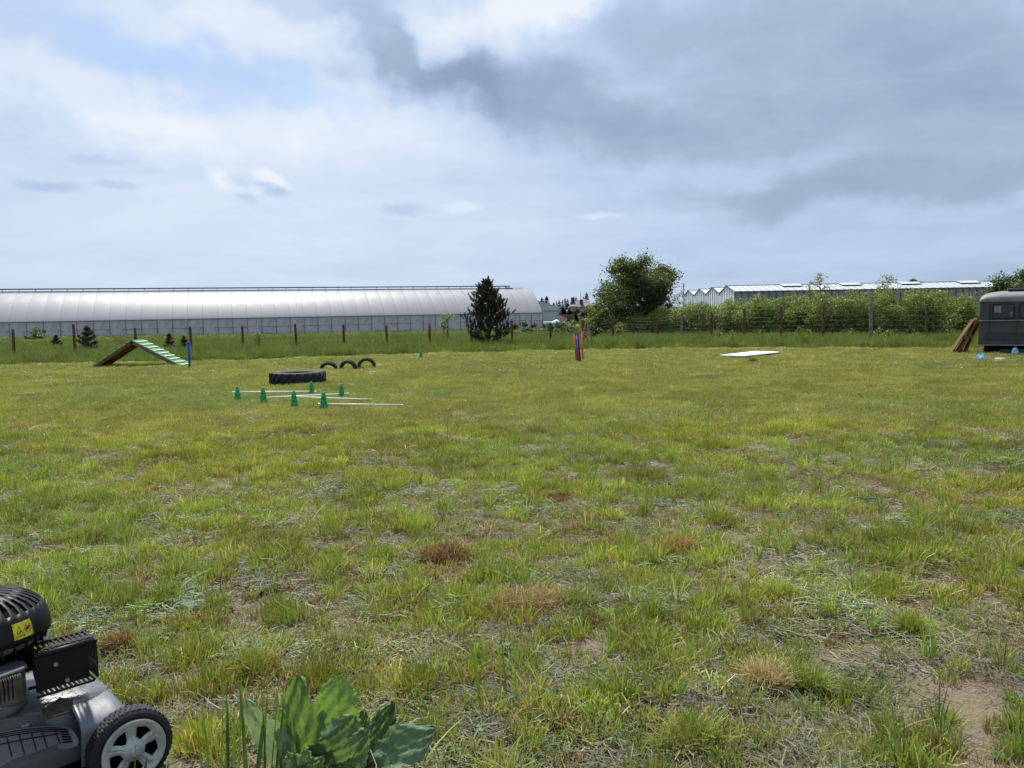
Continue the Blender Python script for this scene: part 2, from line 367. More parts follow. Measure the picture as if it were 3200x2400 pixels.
def joinp(*parts):
    V, F, C, o = [], [], [], 0
    for v, f, c in parts: V.append(v); F.append(f + o); C.append(c); o += len(v)
    return np.vstack(V), np.vstack(F), np.vstack(C)
def leafrosette(n, L, w, cols, lift=.35, jag=0):
    """low rosette of small leaves; jag > 0 gives thistle teeth"""
    V, F, C = [], [], []
    for i in range(n):
        a = rng.random() * 2 * PI; l = L * (.5 + .6 * rng.random()); up = lift * (.4 + rng.random()); c = cols[rng.integers(0, len(cols))] * (.8 + .4 * rng.random())
        m = 7; pts = []
        for j in range(m + 1):
            t = j / m; ww = w * math.sin(PI * min(t * .92 + .06, 1)) * (1 + jag * (1 if j % 2 else -.6)); r = l * t; z = up * l * (t - .75 * t * t) + .006
            for sg in (-1, 1): pts.append((r * math.cos(a) - sg * ww * math.sin(a), r * math.sin(a) + sg * ww * math.cos(a), z + ww * .35))
        o = sum(len(q) for q in V); V.append(np.array(pts)); F.append(np.array([[o + 2 * j, o + 2 * j + 1, o + 2 * j + 3, o + 2 * j + 2] for j in range(m)])); C.append(np.tile(c, (len(pts), 1)))
    return np.vstack(V), np.vstack(F), np.vstack(C)

PC = bpy.data.collections.new('grass_prototypes')          # never linked into the scene
IDX = {}
def proto(key, data):
    n = len(PC.objects); o = bpy.data.objects.new('p%03d_%s' % (n, key), np_mesh('blades_' + key, *data[:2], MG, data[2])); PC.objects.link(o); IDX.setdefault(key, []).append(n)
for i in range(6): proto('tuft', blades(66, .06, .055, .115, .003, .006, .45, 3, .6, base=(STRAW, np.vstack([RUST * 1.3, STRAW]))[i % 2], basefrac=.34, dry=.10))
for i in range(4): proto('tuftstub', blades(80, .06, .035, .075, .003, .006, .42, 3, .75, base=np.vstack([RUST * 1.4, STRAW]), basefrac=.5, dry=.22))
for i in range(3): proto('tall', blades(26, .03, .10, .20, .004, .008, .40, 4, .3, basefrac=.15, dry=.06))
for i in range(4): proto('drytuft', blades(80, .06, .03, .07, .002, .0045, .75, 3, .6, base=RUST, top=np.vstack([RUST, STRAW[:2], GREEN[3:4]]), basefrac=.6, dry=.2))
for i in range(5): proto('short', blades(70, .13, .02, .055, .002, .0045, .6, 2, .6, basefrac=.35, dry=.22, shape=0))
for i in range(6): proto('clip', clips(90, .16, .025, .13, .0015, .0045))
for i in range(3): proto('strawlitter', clips(80, .16, .02, .12, .001, .003, cols=np.vstack([STRAW, STRAW * 1.25, RUST * 1.3, CLIP[4:5]])))
for i in range(2): proto('greenlitter', clips(120, .18, .03, .12, .002, .0045, cols=np.array([[.15, .23, .08], [.18, .26, .11], [.26, .33, .17], [.12, .18, .06]])))
for i in range(3): proto('thistle', leafrosette(11, .13, .016, np.array([[.085, .135, .07], [.11, .16, .09], [.075, .125, .05]]), .7, .7))
for i in range(3): proto('clover', leafrosette(14, .06, .014, np.array([[.085, .16, .03], [.11, .19, .035], [.07, .13, .035]]), .8, 0))
LAWNTOP = np.array([[.24, .285, .062], [.285, .315, .08], [.195, .255, .052], [.33, .335, .125]])
for i in range(5): proto('lawn', joinp(blades(180, .20, .03, .075, .003, .006, .55, 2, .6, top=LAWNTOP, basefrac=.3, dry=.10, shape=0), clips(25, .2, .03, .12, .003, .006)))
for i in range(4): proto('lawnfar', joinp(blades(230, .36, .03, .085, .006, .010, .55, 2, .6, top=LAWNTOP, basefrac=.3, dry=.10, shape=0), clips(24, .36, .05, .16, .006, .012)))
MEADOW = np.array([[.12, .18, .042], [.145, .205, .05], [.10, .155, .04], [.17, .215, .06]])
for i in range(5): proto('meadow', blades(150, .36, .20, .46, .008, .014, .33, 3, .25, base=MEADOW * .8, top=MEADOW, basefrac=.3, dry=.05, drycol=STRAW * .8, shape=.2))
for i in range(3): proto('meadowtuft', blades(90, .16, .35, .62, .008, .014, .3, 3, .2, base=MEADOW * .8, top=MEADOW * .85, basefrac=.3, dry=.03, shape=.4))
for i in range(3): proto('meadowfar', blades(160, .8, .25, .5, .02, .034, .35, 2, .3, base=MEADOW * .8, top=MEADOW, basefrac=.3, dry=.06, shape=0))

def instancer(name, label, px, py, pz, idx, rot, scl, tint):
    n = len(px); me = bpy.data.meshes.new(name); me.vertices.add(n)
    me.vertices.foreach_set('co', np.stack([px, py, pz], -1).astype(np.float32).ravel())
    a = me.attributes.new('pidx', 'INT', 'POINT'); a.data.foreach_set('value', np.asarray(idx, np.int32))
    a = me.attributes.new('rotv', 'FLOAT_VECTOR', 'POINT'); a.data.foreach_set('vector', np.asarray(rot, np.float32).ravel())
    a = me.attributes.new('sclv', 'FLOAT_VECTOR', 'POINT'); a.data.foreach_set('vector', np.asarray(scl, np.float32).ravel())
    a = me.attributes.new('tint', 'FLOAT_VECTOR', 'POINT'); a.data.foreach_set('vector', np.asarray(tint, np.float32).ravel())
    o = link(name, me); kind(o, 'stuff'); o['label'] = label; o['category'] = 'grass'
    g = bpy.data.node_groups.new(name + '_scatter', 'GeometryNodeTree')
    g.interface.new_socket('Geometry', in_out='INPUT', socket_type='NodeSocketGeometry'); g.interface.new_socket('Geometry', in_out='OUTPUT', socket_type='NodeSocketGeometry')
    gi = g.nodes.new('NodeGroupInput'); go = g.nodes.new('NodeGroupOutput'); ip = g.nodes.new('GeometryNodeInstanceOnPoints')
    ci = g.nodes.new('GeometryNodeCollectionInfo'); ci.inputs['Collection'].default_value = PC; ci.inputs['Separate Children'].default_value = True; ci.inputs['Reset Children'].default_value = True
    def na(nm, ty):
        q = g.nodes.new('GeometryNodeInputNamedAttribute'); q.data_type = ty; q.inputs['Name'].default_value = nm; return q.outputs['Attribute']
    g.links.new(gi.outputs[0], ip.inputs['Points']); g.links.new(ci.outputs[0], ip.inputs['Instance']); ip.inputs['Pick Instance'].default_value = True
    g.links.new(na('pidx', 'INT'), ip.inputs['Instance Index']); g.links.new(na('rotv', 'FLOAT_VECTOR'), ip.inputs['Rotation']); g.links.new(na('sclv', 'FLOAT_VECTOR'), ip.inputs['Scale'])
    g.links.new(ip.outputs[0], go.inputs[0]); md = o.modifiers.new('scatter', 'NODES'); md.node_group = g
    return o

KEEP = []      # (x, y, r) discs left free of grass
def wedge(y0, y1, dens, m0=.68, mm=1.2):
    area = sum((2 * (m0 * yy + mm)) * .5 for yy in np.arange(y0, y1, .5)); n = int(area * dens)
    y = []; 
    yy = y0 + (y1 - y0) * rng.random(n * 3); w = (m0 * yy + mm) / (m0 * y1 + mm); yy = yy[rng.random(n * 3) < w][:n]
    x = (rng.random(len(yy)) * 2 - 1) * (m0 * yy + mm); return x, yy
class Scat:
    def __init__(s): s.P = []; s.I = []; s.S = []; s.T = []
    def add(s, x, y, keys, s0, s1, tint=None, dz=0, zs=None):
        x = np.asarray(x); y = np.asarray(y); n = len(x)
        ok = np.ones(n, bool)
        for kx, ky, kr in KEEP: ok &= (x - kx) ** 2 + (y - ky) ** 2 > kr * kr
        x, y = x[ok], y[ok]; n = len(x)
        if tint is None: tint = np.ones((len(ok), 3))
        tint = np.asarray(tint)[ok]
        pool = np.concatenate([IDX[k] for k in keys]); i = pool[rng.integers(0, len(pool), n)]
        sc_ = (s0 + (s1 - s0) * rng.random(n))[:, None] * np.ones((1, 3)); sc_[:, 2] *= .8 + .4 * rng.random(n)
        if zs is not None: sc_[:, 2] *= np.asarray(zs)[ok]
        s.P.append(np.stack([x, y, hgt(x, y) + dz], -1)); s.I.append(i); s.S.append(sc_); s.T.append(tint)
    def build(s, name, label):
        P = np.vstack(s.P); n = len(P); rot = np.stack([rng.normal(0, .08, n), rng.normal(0, .08, n), rng.random(n) * 2 * PI], -1)
        return instancer(name, label, P[:, 0], P[:, 1], P[:, 2], np.concatenate(s.I), rot, np.vstack(s.S), np.vstack(s.T))
def tintvar(x, y, amt=.25):
    a = fbm(x, y, .55, 5); b = fbm(x, y, 1.7, 9)
    k = 1 + amt * (b - .5) * 2; yl = (a - .5) * 2 * amt
    return np.stack([k * (1 + yl * .7), k * (1 + yl * .3), k * (1 - yl * .3)], -1) * (.74 + .52 * rng.random((len(x), 1)))

BARE = [(ground(px_, py_).x, ground(px_, py_).y, r_) for px_, py_, r_ in ((2650, 2080, .30), (2960, 2260, .42), (3150, 2380, .3), (2330, 1790, .30), (1760, 1810, .28), (1200, 2330, .22), (2050, 1620, .4), (600, 1540, .55), (2900, 1960, .3), (1560, 1640, .35))]
def lawn():
    S = Scat()
    # foreground: tufts standing apart on soil and clippings
    cx, cy = wedge(1.7, 10.5, 19)
    dn = fbm(cx, cy, .95, 0); left = np.clip(.5 - cx / (cy + 2) * .8, 0, 1)
    for bx, by, br in BARE: dn = dn - .55 * np.exp(-(((cx - bx) / br) ** 2 + ((cy - by) / (br * .8)) ** 2))
    k = rng.random(len(cx)) < np.clip((dn - .40 + .10 * left + .022 * np.maximum(cy - 3, 0)) * 4.5, .10, 1); cx, cy = cx[k], cy[k]
    m = rng.integers(2, 9, len(cx)); i = np.repeat(np.arange(len(cx)), m); sp = (.05 + .09 * rng.random(len(cx)))[i]
    x = cx[i] + rng.normal(0, 1, len(i)) * sp * 1.25; y = cy[i] + rng.normal(0, 1, len(i)) * sp * .8
    ct = tintvar(cx, cy, .34) * (.88 + .42 * rng.random((len(cx), 1))) * np.array([1.04, .97, 1.0])
    stub = (rng.random(len(cx)) < .3)[i]; hz = (.65 + .6 * rng.random(len(cx)))[i]
    S.add(x[~stub], y[~stub], ['tuft'], .7, 1.2, ct[i][~stub], zs=hz[~stub]); S.add(x[stub], y[stub], ['tuftstub'], .75, 1.25, ct[i][stub], zs=hz[stub])
    x, y = wedge(1.7, 10.5, 14); S.add(x, y, ['tuft', 'tuftstub'], .45, .9, tintvar(x, y, .3))
    x, y = wedge(1.7, 8.5, 9); S.add(x, y, ['tall'], .6, 1.2, tintvar(x, y))
    x, y = wedge(1.7, 10.5, 16); k = fbm(x, y, .9, 21) > .5; x, y = x[k], y[k]; S.add(x, y, ['drytuft'], .7, 1.5, tintvar(x, y, .2))
    x, y = wedge(1.7, 11, 46); k = fbm(x, y, 1.4, 30) > .42; x, y = x[k], y[k]; S.add(x, y, ['short'], .7, 1.2, tintvar(x, y))
    x, y = wedge(1.7, 11, 6); k = fbm(x, y, .8, 33) > .5; x, y = x[k], y[k]; S.add(x, y, ['clover', 'clover', 'thistle'], .45, .85, tintvar(x, y, .15))
    # middle distance: closed sward
    x, y = wedge(8.5, 20, 60); k = rng.random(len(x)) < np.clip((y - 8) / 4, 0, 1) * np.clip((fbm(x, y, 1.1, 2) - .34) * 7, np.clip((y - 9) / 8, .06, .5), 1); x, y = x[k], y[k]; S.add(x, y, ['lawn'], .7, 1.15, tintvar(x, y, .30))
    x, y = wedge(9, 24, 22); k = fbm(x, y, .9, 41) > .45; x, y = x[k], y[k]; S.add(x, y, ['tuft', 'tuftstub'], .8, 1.5, tintvar(x, y, .3), zs=np.clip(1.35 - y / 20, .42, .9))
    x, y = wedge(9, 22, 2.2); k = fbm(x, y, .6, 44) > .52; x, y = x[k], y[k]; S.add(x, y, ['drytuft'], .8, 1.7)
    # far lawn up to the edge of the tall grass
    x, y = wedge(18.5, 31, 26, .7, 2); k = (y < edge_y(x) + .1) & (rng.random(len(x)) < np.clip((y - 17) / 4, 0, 1)); x, y = x[k], y[k]; S.add(x, y, ['lawnfar'], .75, 1.1, tintvar(x, y, .26))
    S.build('lawn_grass', 'short mown grass and tufts over the whole field')
    L = Scat()
    x, y = wedge(1.7, 10.5, 62)
    for bx, by, br in BARE: k = rng.random(len(x)) > .45 * np.exp(-(((x - bx) / br) ** 2 + ((y - by) / (br * .8)) ** 2)); x, y = x[k], y[k]
    L.add(x, y, ['clip', 'clip', 'clip', 'greenlitter', 'strawlitter'], .7, 1.2, tintvar(x, y, .3) * (.28 + .46 * fbm(x, y, 1.3, 61))[:, None])
    x, y = wedge(1.7, 9, 9); k = fbm(x, y, .8, 52) > .55; x, y = x[k], y[k]; L.add(x, y, ['greenlitter'], .7, 1.2, tintvar(x, y, .2), dz=.01)
    xx = rng.uniform(-22, 22, 900); yy = edge_y(xx) - rng.random(900) * .5; L.add(xx, yy, ['strawlitter', 'clip'], 1.2, 2.2, np.tile([1.1, 1.15, 1.0], (900, 1)))
    x, y = wedge(10, 26, 1.2); k = fbm(x, y, .5, 57) > .55; x, y = x[k], y[k]; L.add(x, y, ['strawlitter'], .8, 1.5, np.tile([.62, .5, .36], (len(x), 1)))
    L.build('grass_clippings', 'dry straw and cut grass lying on the mown field')
def meadow():
    S = Scat()
    x, y = wedge(25, 46, 11, .72, 3); k = y > edge_y(x) + .25; x, y = x[k], y[k]; S.add(x, y, ['meadow'], .8, 1.15, tintvar(x, y, .2), zs=np.clip(.55 + (y - edge_y(x)) * .25, .5, 1.0))
    x, y = wedge(25, 46, .5, .72, 3); k = y > edge_y(x) + .15; x, y = x[k], y[k]; S.add(x, y, ['meadowtuft'], .8, 1.1, tintvar(x, y, .15))
    x, y = wedge(45, 86, 2.6, .74, 4); S.add(x, y, ['meadowfar'], .8, 1.2, tintvar(x, y, .2), zs=np.full(len(x), .45))
    S.build('meadow_grass', 'tall uncut green grass around the fence beyond the field')

# ------------------------------------------------------------------ vegetation builders
def leaf_quads(P, size, cols, up=.35, vary=.35, asp=.62, N=None):
    """one small folded leaf at each point; returns V, F, C"""
    n = len(P); d = rng.normal(0, 1, (n, 3)); d[:, 2] -= .25; d /= np.linalg.norm(d, axis=1)[:, None]
    nn = rng.normal(0, 1, (n, 3)); nn[:, 2] = np.abs(nn[:, 2]) + up * 2
    if N is not None: nn = nn * .7 + N * 1.1
    s = np.cross(d, nn); s /= (np.linalg.norm(s, axis=1)[:, None] + 1e-9); w = np.cross(s, d)
    L = (size * (1 - vary + 2 * vary * rng.random(n)))[:, None]
    V = np.stack([P, P + d * L * .5 + s * L * asp * .5 + w * L * .12, P + d * L, P + d * L * .5 - s * L * asp * .5 + w * L * .12], 1)
    c = cols[rng.integers(0, len(cols), n)] * (.72 + .56 * rng.random((n, 1)))
    C = np.repeat(c[:, None, :], 4, 1); F = np.arange(n * 4).reshape(n, 4)
    return V.reshape(-1, 3), F, C.reshape(-1, 3)
HEDGE = np.array([[.145, .215, .042], [.175, .235, .05], [.12, .18, .036], [.21, .25, .062]])
DARKL = np.array([[.040, .070, .022], [.050, .085, .026], [.032, .058, .022], [.066, .095, .030]])
def blob_points(n, c, r, k, rs, seed=None, bottom=-.6):
    """points on many small lumps spread through an ellipsoid"""
    cs = rng.normal(0, 1, (k, 3)); cs /= np.linalg.norm(cs, axis=1)[:, None]; cs *= (rng.random((k, 1)) ** .45); cs[:, 2] = np.maximum(cs[:, 2], bottom)
    cs = cs * np.array(r) + np.array(c)
    i = rng.integers(0, k, n); d = rng.normal(0, 1, (n, 3)); d /= np.linalg.norm(d, axis=1)[:, None]
    rad = rs * (.55 + .9 * rng.random(k))
    P = cs[i] + d * (rad[i] * (.55 + .5 * rng.random(n)))[:, None] * np.array([1, 1, .7])
    return P, cs, d
def shrub(name, label, cat, x, y, rx, ry, h, n, size, cols, group=None, k=None, stems=5, rs=None, lowest=.12):
    z0 = gz(x, y); T = thing(name, label, cat, (x, y, z0), 0, group)
    k = k or max(14, int(n / 130)); rs = rs or min(rx, ry, h / 2) * .34
    P, cs, N = blob_points(n, (0, 0, h * .52), (rx * .86, ry * .86, h * .46), k, rs)
    P[:, 2] = np.maximum(P[:, 2], lowest * h * (.3 + rng.random(len(P))))
    V, F, C = leaf_quads(P, size, cols, N=N); link('foliage', np_mesh('foliage', V, F, MLEAF, C), T)
    for i in range(stems):
        c = cs[rng.integers(0, len(cs))]; b = MB(); a = rng.random() * 2 * PI
        b.tube([(math.cos(a) * .1 * rx, math.sin(a) * .1 * ry, -.1), (c[0] * .4, c[1] * .4, c[2] * .5), tuple(c)], [.03 * h / 2 + .008, .02 * h / 2 + .006, .006], 5)
        b.build('stem', M_bark, T)
    return T
def tree(name, label, cat, x, y, H, spread, n, size, cols, trunk_r, lean=(0, 0), fork=.3, levels=3, group=None, seedo=0, up=.75, loose=.24):
    rr = random.Random(100 + seedo); z0 = gz(x, y); T = thing(name, label, cat, (x, y, z0), 0, group); tips = []
    tr = MB(); limbs = []
    f = Vector((lean[0] * fork, lean[1] * fork, H * fork)); tr.tube([(0, 0, -.15), tuple(f * .5 + Vector((.03, 0, 0))), tuple(f)], [trunk_r * 1.25, trunk_r, trunk_r * .85], 9)
    tko = tr.build('trunk', M_bark, T, smooth=True)
    def grow(p, d, L, r, lv, b):
        mid = p + d * L * .5 + Vector((rr.uniform(-1, 1), rr.uniform(-1, 1), rr.uniform(-.3, .6))) * L * .10; e = p + d * L
        b.tube([p, mid, e], [r, r * .8, r * .6], 6 if lv < 2 else 4, cap=False)
        if lv >= levels: tips.append((mid, .8)); tips.append((e, 1.0)); return
        if lv >= levels - 1: tips.append((mid, .6))
        for i in range(rr.choice((3, 4)) if lv < 2 else 4):
            a = rr.uniform(0, 2 * PI); s = Vector((math.cos(a), math.sin(a), rr.uniform(-.35, up))); nd_ = (d * .75 + s * .85).normalized()
            nd_.x *= spread; nd_.y *= spread; nd_.normalize()
            st = p + (e - p) * rr.uniform(.55, 1.0); grow(st, nd_, L * rr.uniform(.52, .74), r * .55, lv + 1, b)
    k = 5
    for i in range(k):
        a = 2 * PI * i / k + rr.uniform(-.4, .4); d = Vector((math.cos(a) * spread, math.sin(a) * spread, rr.uniform(.45, 1.1))).normalized(); b = MB()
        grow(f, d, H * (1 - fork) * rr.uniform(.42, .58), trunk_r * .55, 1, b); b.build('limb', M_bark, T)
    tp = np.array([q[0] for q in tips]); w = np.array([q[1] for q in tips]); i = rng.choice(len(tp), n, p=w / w.sum())
    d = rng.normal(0, 1, (n, 3)); P = tp[i] + d * (loose * H / 5) * np.array([1, 1, .75]) * rng.random((n, 1)) ** .4
    ll = np.linalg.norm(d, axis=1)[:, None]
    V, F, C = leaf_quads(P, size, cols, N=d / ll); link('crown', np_mesh('crown', V, F, MLEAF, C), T)
    return T, tp
def pine(name, label, cat, x, y, H, W, cols, group=None, whorls=9, per=7, dens=1.0, needle=.075, dens_w=.005, candle=True, seedo=3):
    rr = random.Random(seedo); z0 = gz(x, y); T = thing(name, label, cat, (x, y, z0), 0, group)
    MB().tube([(0, 0, -.1), (.01, .01, H * .5), (0, 0, H * .97)], [H * .018, H * .012, .006], 7).build('trunk', M_bark, T)
    shoots = []; br = MB()
    for w in range(whorls):
        t = w / (whorls - 1); z = H * (.07 + .80 * t ** .9); L = W / 2 * ((1 - t) ** .75 * .95 + .13) * (1 if w else .85)
        for i in range(per if t < .8 else 4):
            a = 2 * PI * i / per + w * 1.1 + rr.uniform(-.25, .25); l = L * rr.uniform(.72, 1.12); e = Vector((math.cos(a) * l, math.sin(a) * l, l * rr.uniform(.30, .62))); o = Vector((0, 0, z))
            mid = o + e * .5 + Vector((0, 0, -l * .08)); tip = o + e + Vector((0, 0, l * .12)); br.tube([o, mid, tip], [.012 * H / 3 + .004, .009, .004], 4, cap=False)
            for q in (0.35, .55, .7, .85, 1.0):
                p = o.lerp(tip, q) + Vector((0, 0, -l * .05 * (1 - q)))
                for s in range(2 if q < 1 else 1):
                    sd = Vector((math.cos(a) * .4 + rr.uniform(-.7, .7), math.sin(a) * .4 + rr.uniform(-.7, .7), rr.uniform(.9, 1.7))).normalized()
                    shoots.append((p, sd, H * .10 * rr.uniform(.6, 1.2)))
    for i in range(7):
        shoots.append((Vector((0, 0, H * (.82 + .024 * i))), Vector((rr.uniform(-.35, .35), rr.uniform(-.35, .35), 1)).normalized(), H * .075))
    br.build('branches', M_bark, T)
    m = int(58 * dens); nS = len(shoots); p = np.repeat(np.array([s[0] for s in shoots]), m, 0); sd = np.repeat(np.array([s[1] for s in shoots]), m, 0); L = np.repeat(np.array([s[2] for s in shoots]), m)
    n = len(p); tt = rng.random(n); d = rng.normal(0, 1, (n, 3)); d -= sd * (d * sd).sum(1)[:, None]; d /= np.linalg.norm(d, axis=1)[:, None]; d = d * .85 + sd * .75; d /= np.linalg.norm(d, axis=1)[:, None]
    b0 = p + sd * (L * tt)[:, None]; nl = needle * H / 3 * (.7 + .6 * rng.random(n)) * (1 - .35 * tt); tip = b0 + d * nl[:, None]; s = np.cross(d, rng.normal(0, 1, (n, 3))); s /= np.linalg.norm(s, axis=1)[:, None]; s *= dens_w * H / 3
    V = np.stack([b0 - s, b0 + s, tip + s * .4, tip - s * .4], 1).reshape(-1, 3); c = cols[rng.integers(0, len(cols), n)] * (.75 + .5 * rng.random((n, 1)))
    C = np.repeat(c[:, None, :], 4, 1).reshape(-1, 3); F = np.arange(n * 4).reshape(n, 4)
    link('crown', np_mesh('needles', V, F, MNEED, C), T); return T
def conifer(name, label, cat, x, y, H, W, cols, n=500, group=None, dense=1.0):
    """far spruce: drooping layered sprays round a trunk"""
    z0 = gz(x, y); T = thing(name, label, cat, (x, y, z0), 0, group)
    MB().tube([(0, 0, -.2), (0, 0, H)], [H * .012, .02], 6).build('trunk', M_bark, T)
    n = int(n * dense); t = rng.random(n) ** .8; lay = np.round(t * 13) / 13 + rng.normal(0, .012, n); a = rng.random(n) * 2 * PI
    R = W / 2 * (1 - lay) ** .8 * (.75 + .35 * rng.random(n)) + .05; z = H * (.04 + .96 * np.clip(lay, 0, 1)); q = rng.random(n) * .8 + .2
    P = np.stack([np.cos(a) * R * q, np.sin(a) * R * q, z - R * q * .22], -1); d = np.stack([np.cos(a), np.sin(a), -.35 + .5 * rng.random(n)], -1); s = np.stack([-np.sin(a), np.cos(a), .3 * rng.normal(0, 1, n)], -1)
    L = (W * .24 * (.6 + .7 * rng.random(n)) * (1.1 - np.clip(lay, 0, 1) * .6))[:, None]
    V = np.stack([P - d * L * .5, P + s * L * .45, P + d * L * .7, P - s * L * .45], 1).reshape(-1, 3); c = cols[rng.integers(0, len(cols), n)] * (.75 + .5 * rng.random((n, 1)))
    link('crown', np_mesh('sprays', V, np.arange(n * 4).reshape(n, 4), MNEED, np.repeat(c[:, None, :], 4, 1).reshape(-1, 3)), T); return T

# ------------------------------------------------------------------ film tunnel greenhouse
M_film = pm('greenhouse_film', (.30, .298, .325), .46, .2, col2=(.255, .255, .28), scale=.35, mix=(.3, .7), trans=.15)
M_filmwall = pm('greenhouse_wall_film', (.52, .515, .55), .42, .5, col2=(.33, .315, .33), scale=.8, mix=(.35, .68), trans=.2)
M_alu = pm('grey_aluminium', (.22, .235, .26), .45, .5, metal=.4)
M_frame = pm('dark_frame', (.075, .08, .09), .5, .4)
def film_tunnel():
    P1 = Vector((3.12, 80.6)); P0 = at(0, 1010, 65.0).xy; ax = (P1 - P0).normalized(); ang = math.atan2(ax.y, ax.x)
    NP = 46; step = 1.2; T = thing('tunnel_greenhouse', 'long white film tunnel greenhouse with rounded roof behind the left fence', 'greenhouse', (P1.x, P1.y, 0), ang)
    w, eave, ridge = 4.3, 1.36, 3.86
    def prof(t):        # t 0 near eave .. 1 far eave
        yy = w * (1 - math.cos(PI * t)); return (yy, eave + (ridge - eave) * (1 - abs(1 - yy / w) ** 1.7) ** .93)
    def arc(x0, x1, bulge, n=22):
        def P(u, v):
            yy, zz = prof(v); k = math.sin(PI * u) * bulge; ny = (yy - w) / w; nz = (zz - eave) / (ridge - eave); return (x0 + (x1 - x0) * u, yy + ny * k, zz + nz * k)
        return MB().grid(P, 6, n)
    roofs = [arc(-step + .006, -.006, b).mesh('roof_panel', M_film, True) for b in (.008, .005, .011)]
    walls = []
    for q in range(3):
        b = MB(); b.grid(lambda u, v: (-step + .03 + (step - .06) * u, -.02 - .03 * math.sin(PI * u) * math.sin(PI * v) * (q + .5), -.6 + (eave + .58) * v), 5, 5); walls.append(b.mesh('wall_panel', M_filmwall, True))
    rib = MB(); rib.tube([(0, prof(t)[0], prof(t)[1] + .01) for t in np.linspace(0, 1, 21)], .012, 5); ribm = rib.mesh('rib', M_film)
    post = MB().bar((0, -.01, -.6), (0, -.01, eave), .07, .06).mesh('wall_post', M_alu)
    strut = MB().bar((0, w - .25, ridge + .02), (.12, w - .25, ridge + .24), .035, .035).mesh('vent_strut', M_frame)
    for i in range(NP):
        o = link('roof_panel', roofs[(i * 7) % 3], T, (-i * step, 0, 0)); link('wall_panel', walls[(i * 5) % 3], T, (-i * step, 0, 0))
        link('rib', ribm, T, (-i * step, 0, 0)); link('wall_post', post, T, (-i * step, 0, 0))
        if 1 < i < 41: link('vent_strut', strut, T, (-i * step, 0, 0))
    L = NP * step
    MB().bar((0, -.03, eave), (-L, -.03, eave), .05, .09).build('eave_rail', M_alu, T)
    MB().bar((0, -.05, .62), (-L, -.05, .62), .03, .035).build('wall_rail', M_alu, T)
    MB().bar((-1.6, w - .25, ridge + .03), (-41 * step, w - .25, ridge + .03), .10, .07).build('ridge_rail', M_frame, T)
    MB().bar((-1.9, w - .25, ridge + .25), (-41 * step, w - .25, ridge + .25), .12, .10).build('vent_rail', M_frame, T)
    MB().grid(lambda u, v: (-.4 - 1.9 * u, w - .35 + .7 * v, ridge + .10 + .10 * math.sin(PI * v)), 2, 4).build('vent_cover', M_film, T)
    # gable ends
    for xx in (.0, -L):
        g = MB(); pts = [(xx, 0, -.6)] + [(xx, *prof(t)) for t in np.linspace(0, 1, 15)] + [(xx, 2 * w, -.6)]; g.add(pts, [tuple(range(len(pts)))]); g.build('gable', M_filmwall, T)
film_tunnel()

M_sheet = pm('pale_corrugated_sheet', (.56, .66, .68), .5, .4, col2=(.46, .57, .60), scale=.8, mix=(.4, .65), trans=.3)
def lean_to():
    Y = 88.0; a = at(1676, 1010, Y); b = at(1745.5, 1010, Y); W = b.x - a.x
    T = thing('lean_to_shed', 'pale blue-green sheet shed at the right end of the tunnel greenhouse', 'shed', (a.x, Y, 0))
    zl = at(1680, 939, Y).z; zr = at(1745, 961, Y).z; D = 5.0; n = 4
    for i in range(n):
        x0 = W * i / n + .003; x1 = W * (i + 1) / n - .003; f = lambda x: zl + (zr - zl) * x / W
        MB().add([(x0, 0, -.6), (x1, 0, -.6), (x1, 0, f(x1)), (x0, 0, f(x0)), (x0, .06, -.6), (x1, .06, -.6), (x1, .06, f(x1)), (x0, .06, f(x0))], [(0, 1, 2, 3), (7, 6, 5, 4), (0, 4, 5, 1), (1, 5, 6, 2), (2, 6, 7, 3), (3, 7, 4, 0)]).build('wall_panel', M_sheet, T)
    MB().add([(W, .08, -.6), (W, D, -.6), (W, D, zr), (W, .08, zr)], [(0, 1, 2, 3)]).build('side_wall', M_sheet, T, solid=.05)
    MB().bar((-.1, 0, zl + .05), (W + .15, 0, zr + .0), .1, .07).build('roof_edge', pm('cream_edge', (.62, .6, .5), .6), T)
    MB().add([(0, .1, zl + .03), (W + .1, .1, zr - .02), (W + .1, D, zr - .02), (0, D, zl + .03)], [(0, 1, 2, 3)]).build('roof', M_sheet, T, solid=.04)
    MB().bar((W - .02, -.03, -.6), (W - .02, -.03, zr), .07, .07).build('corner_trim', pm('white_trim', (.6, .62, .62), .5), T)
    MB().bar((0, -.04, 1.55), (W, -.04, 1.55), .04, .05).build('cross_rail', M_alu, T)
lean_to()

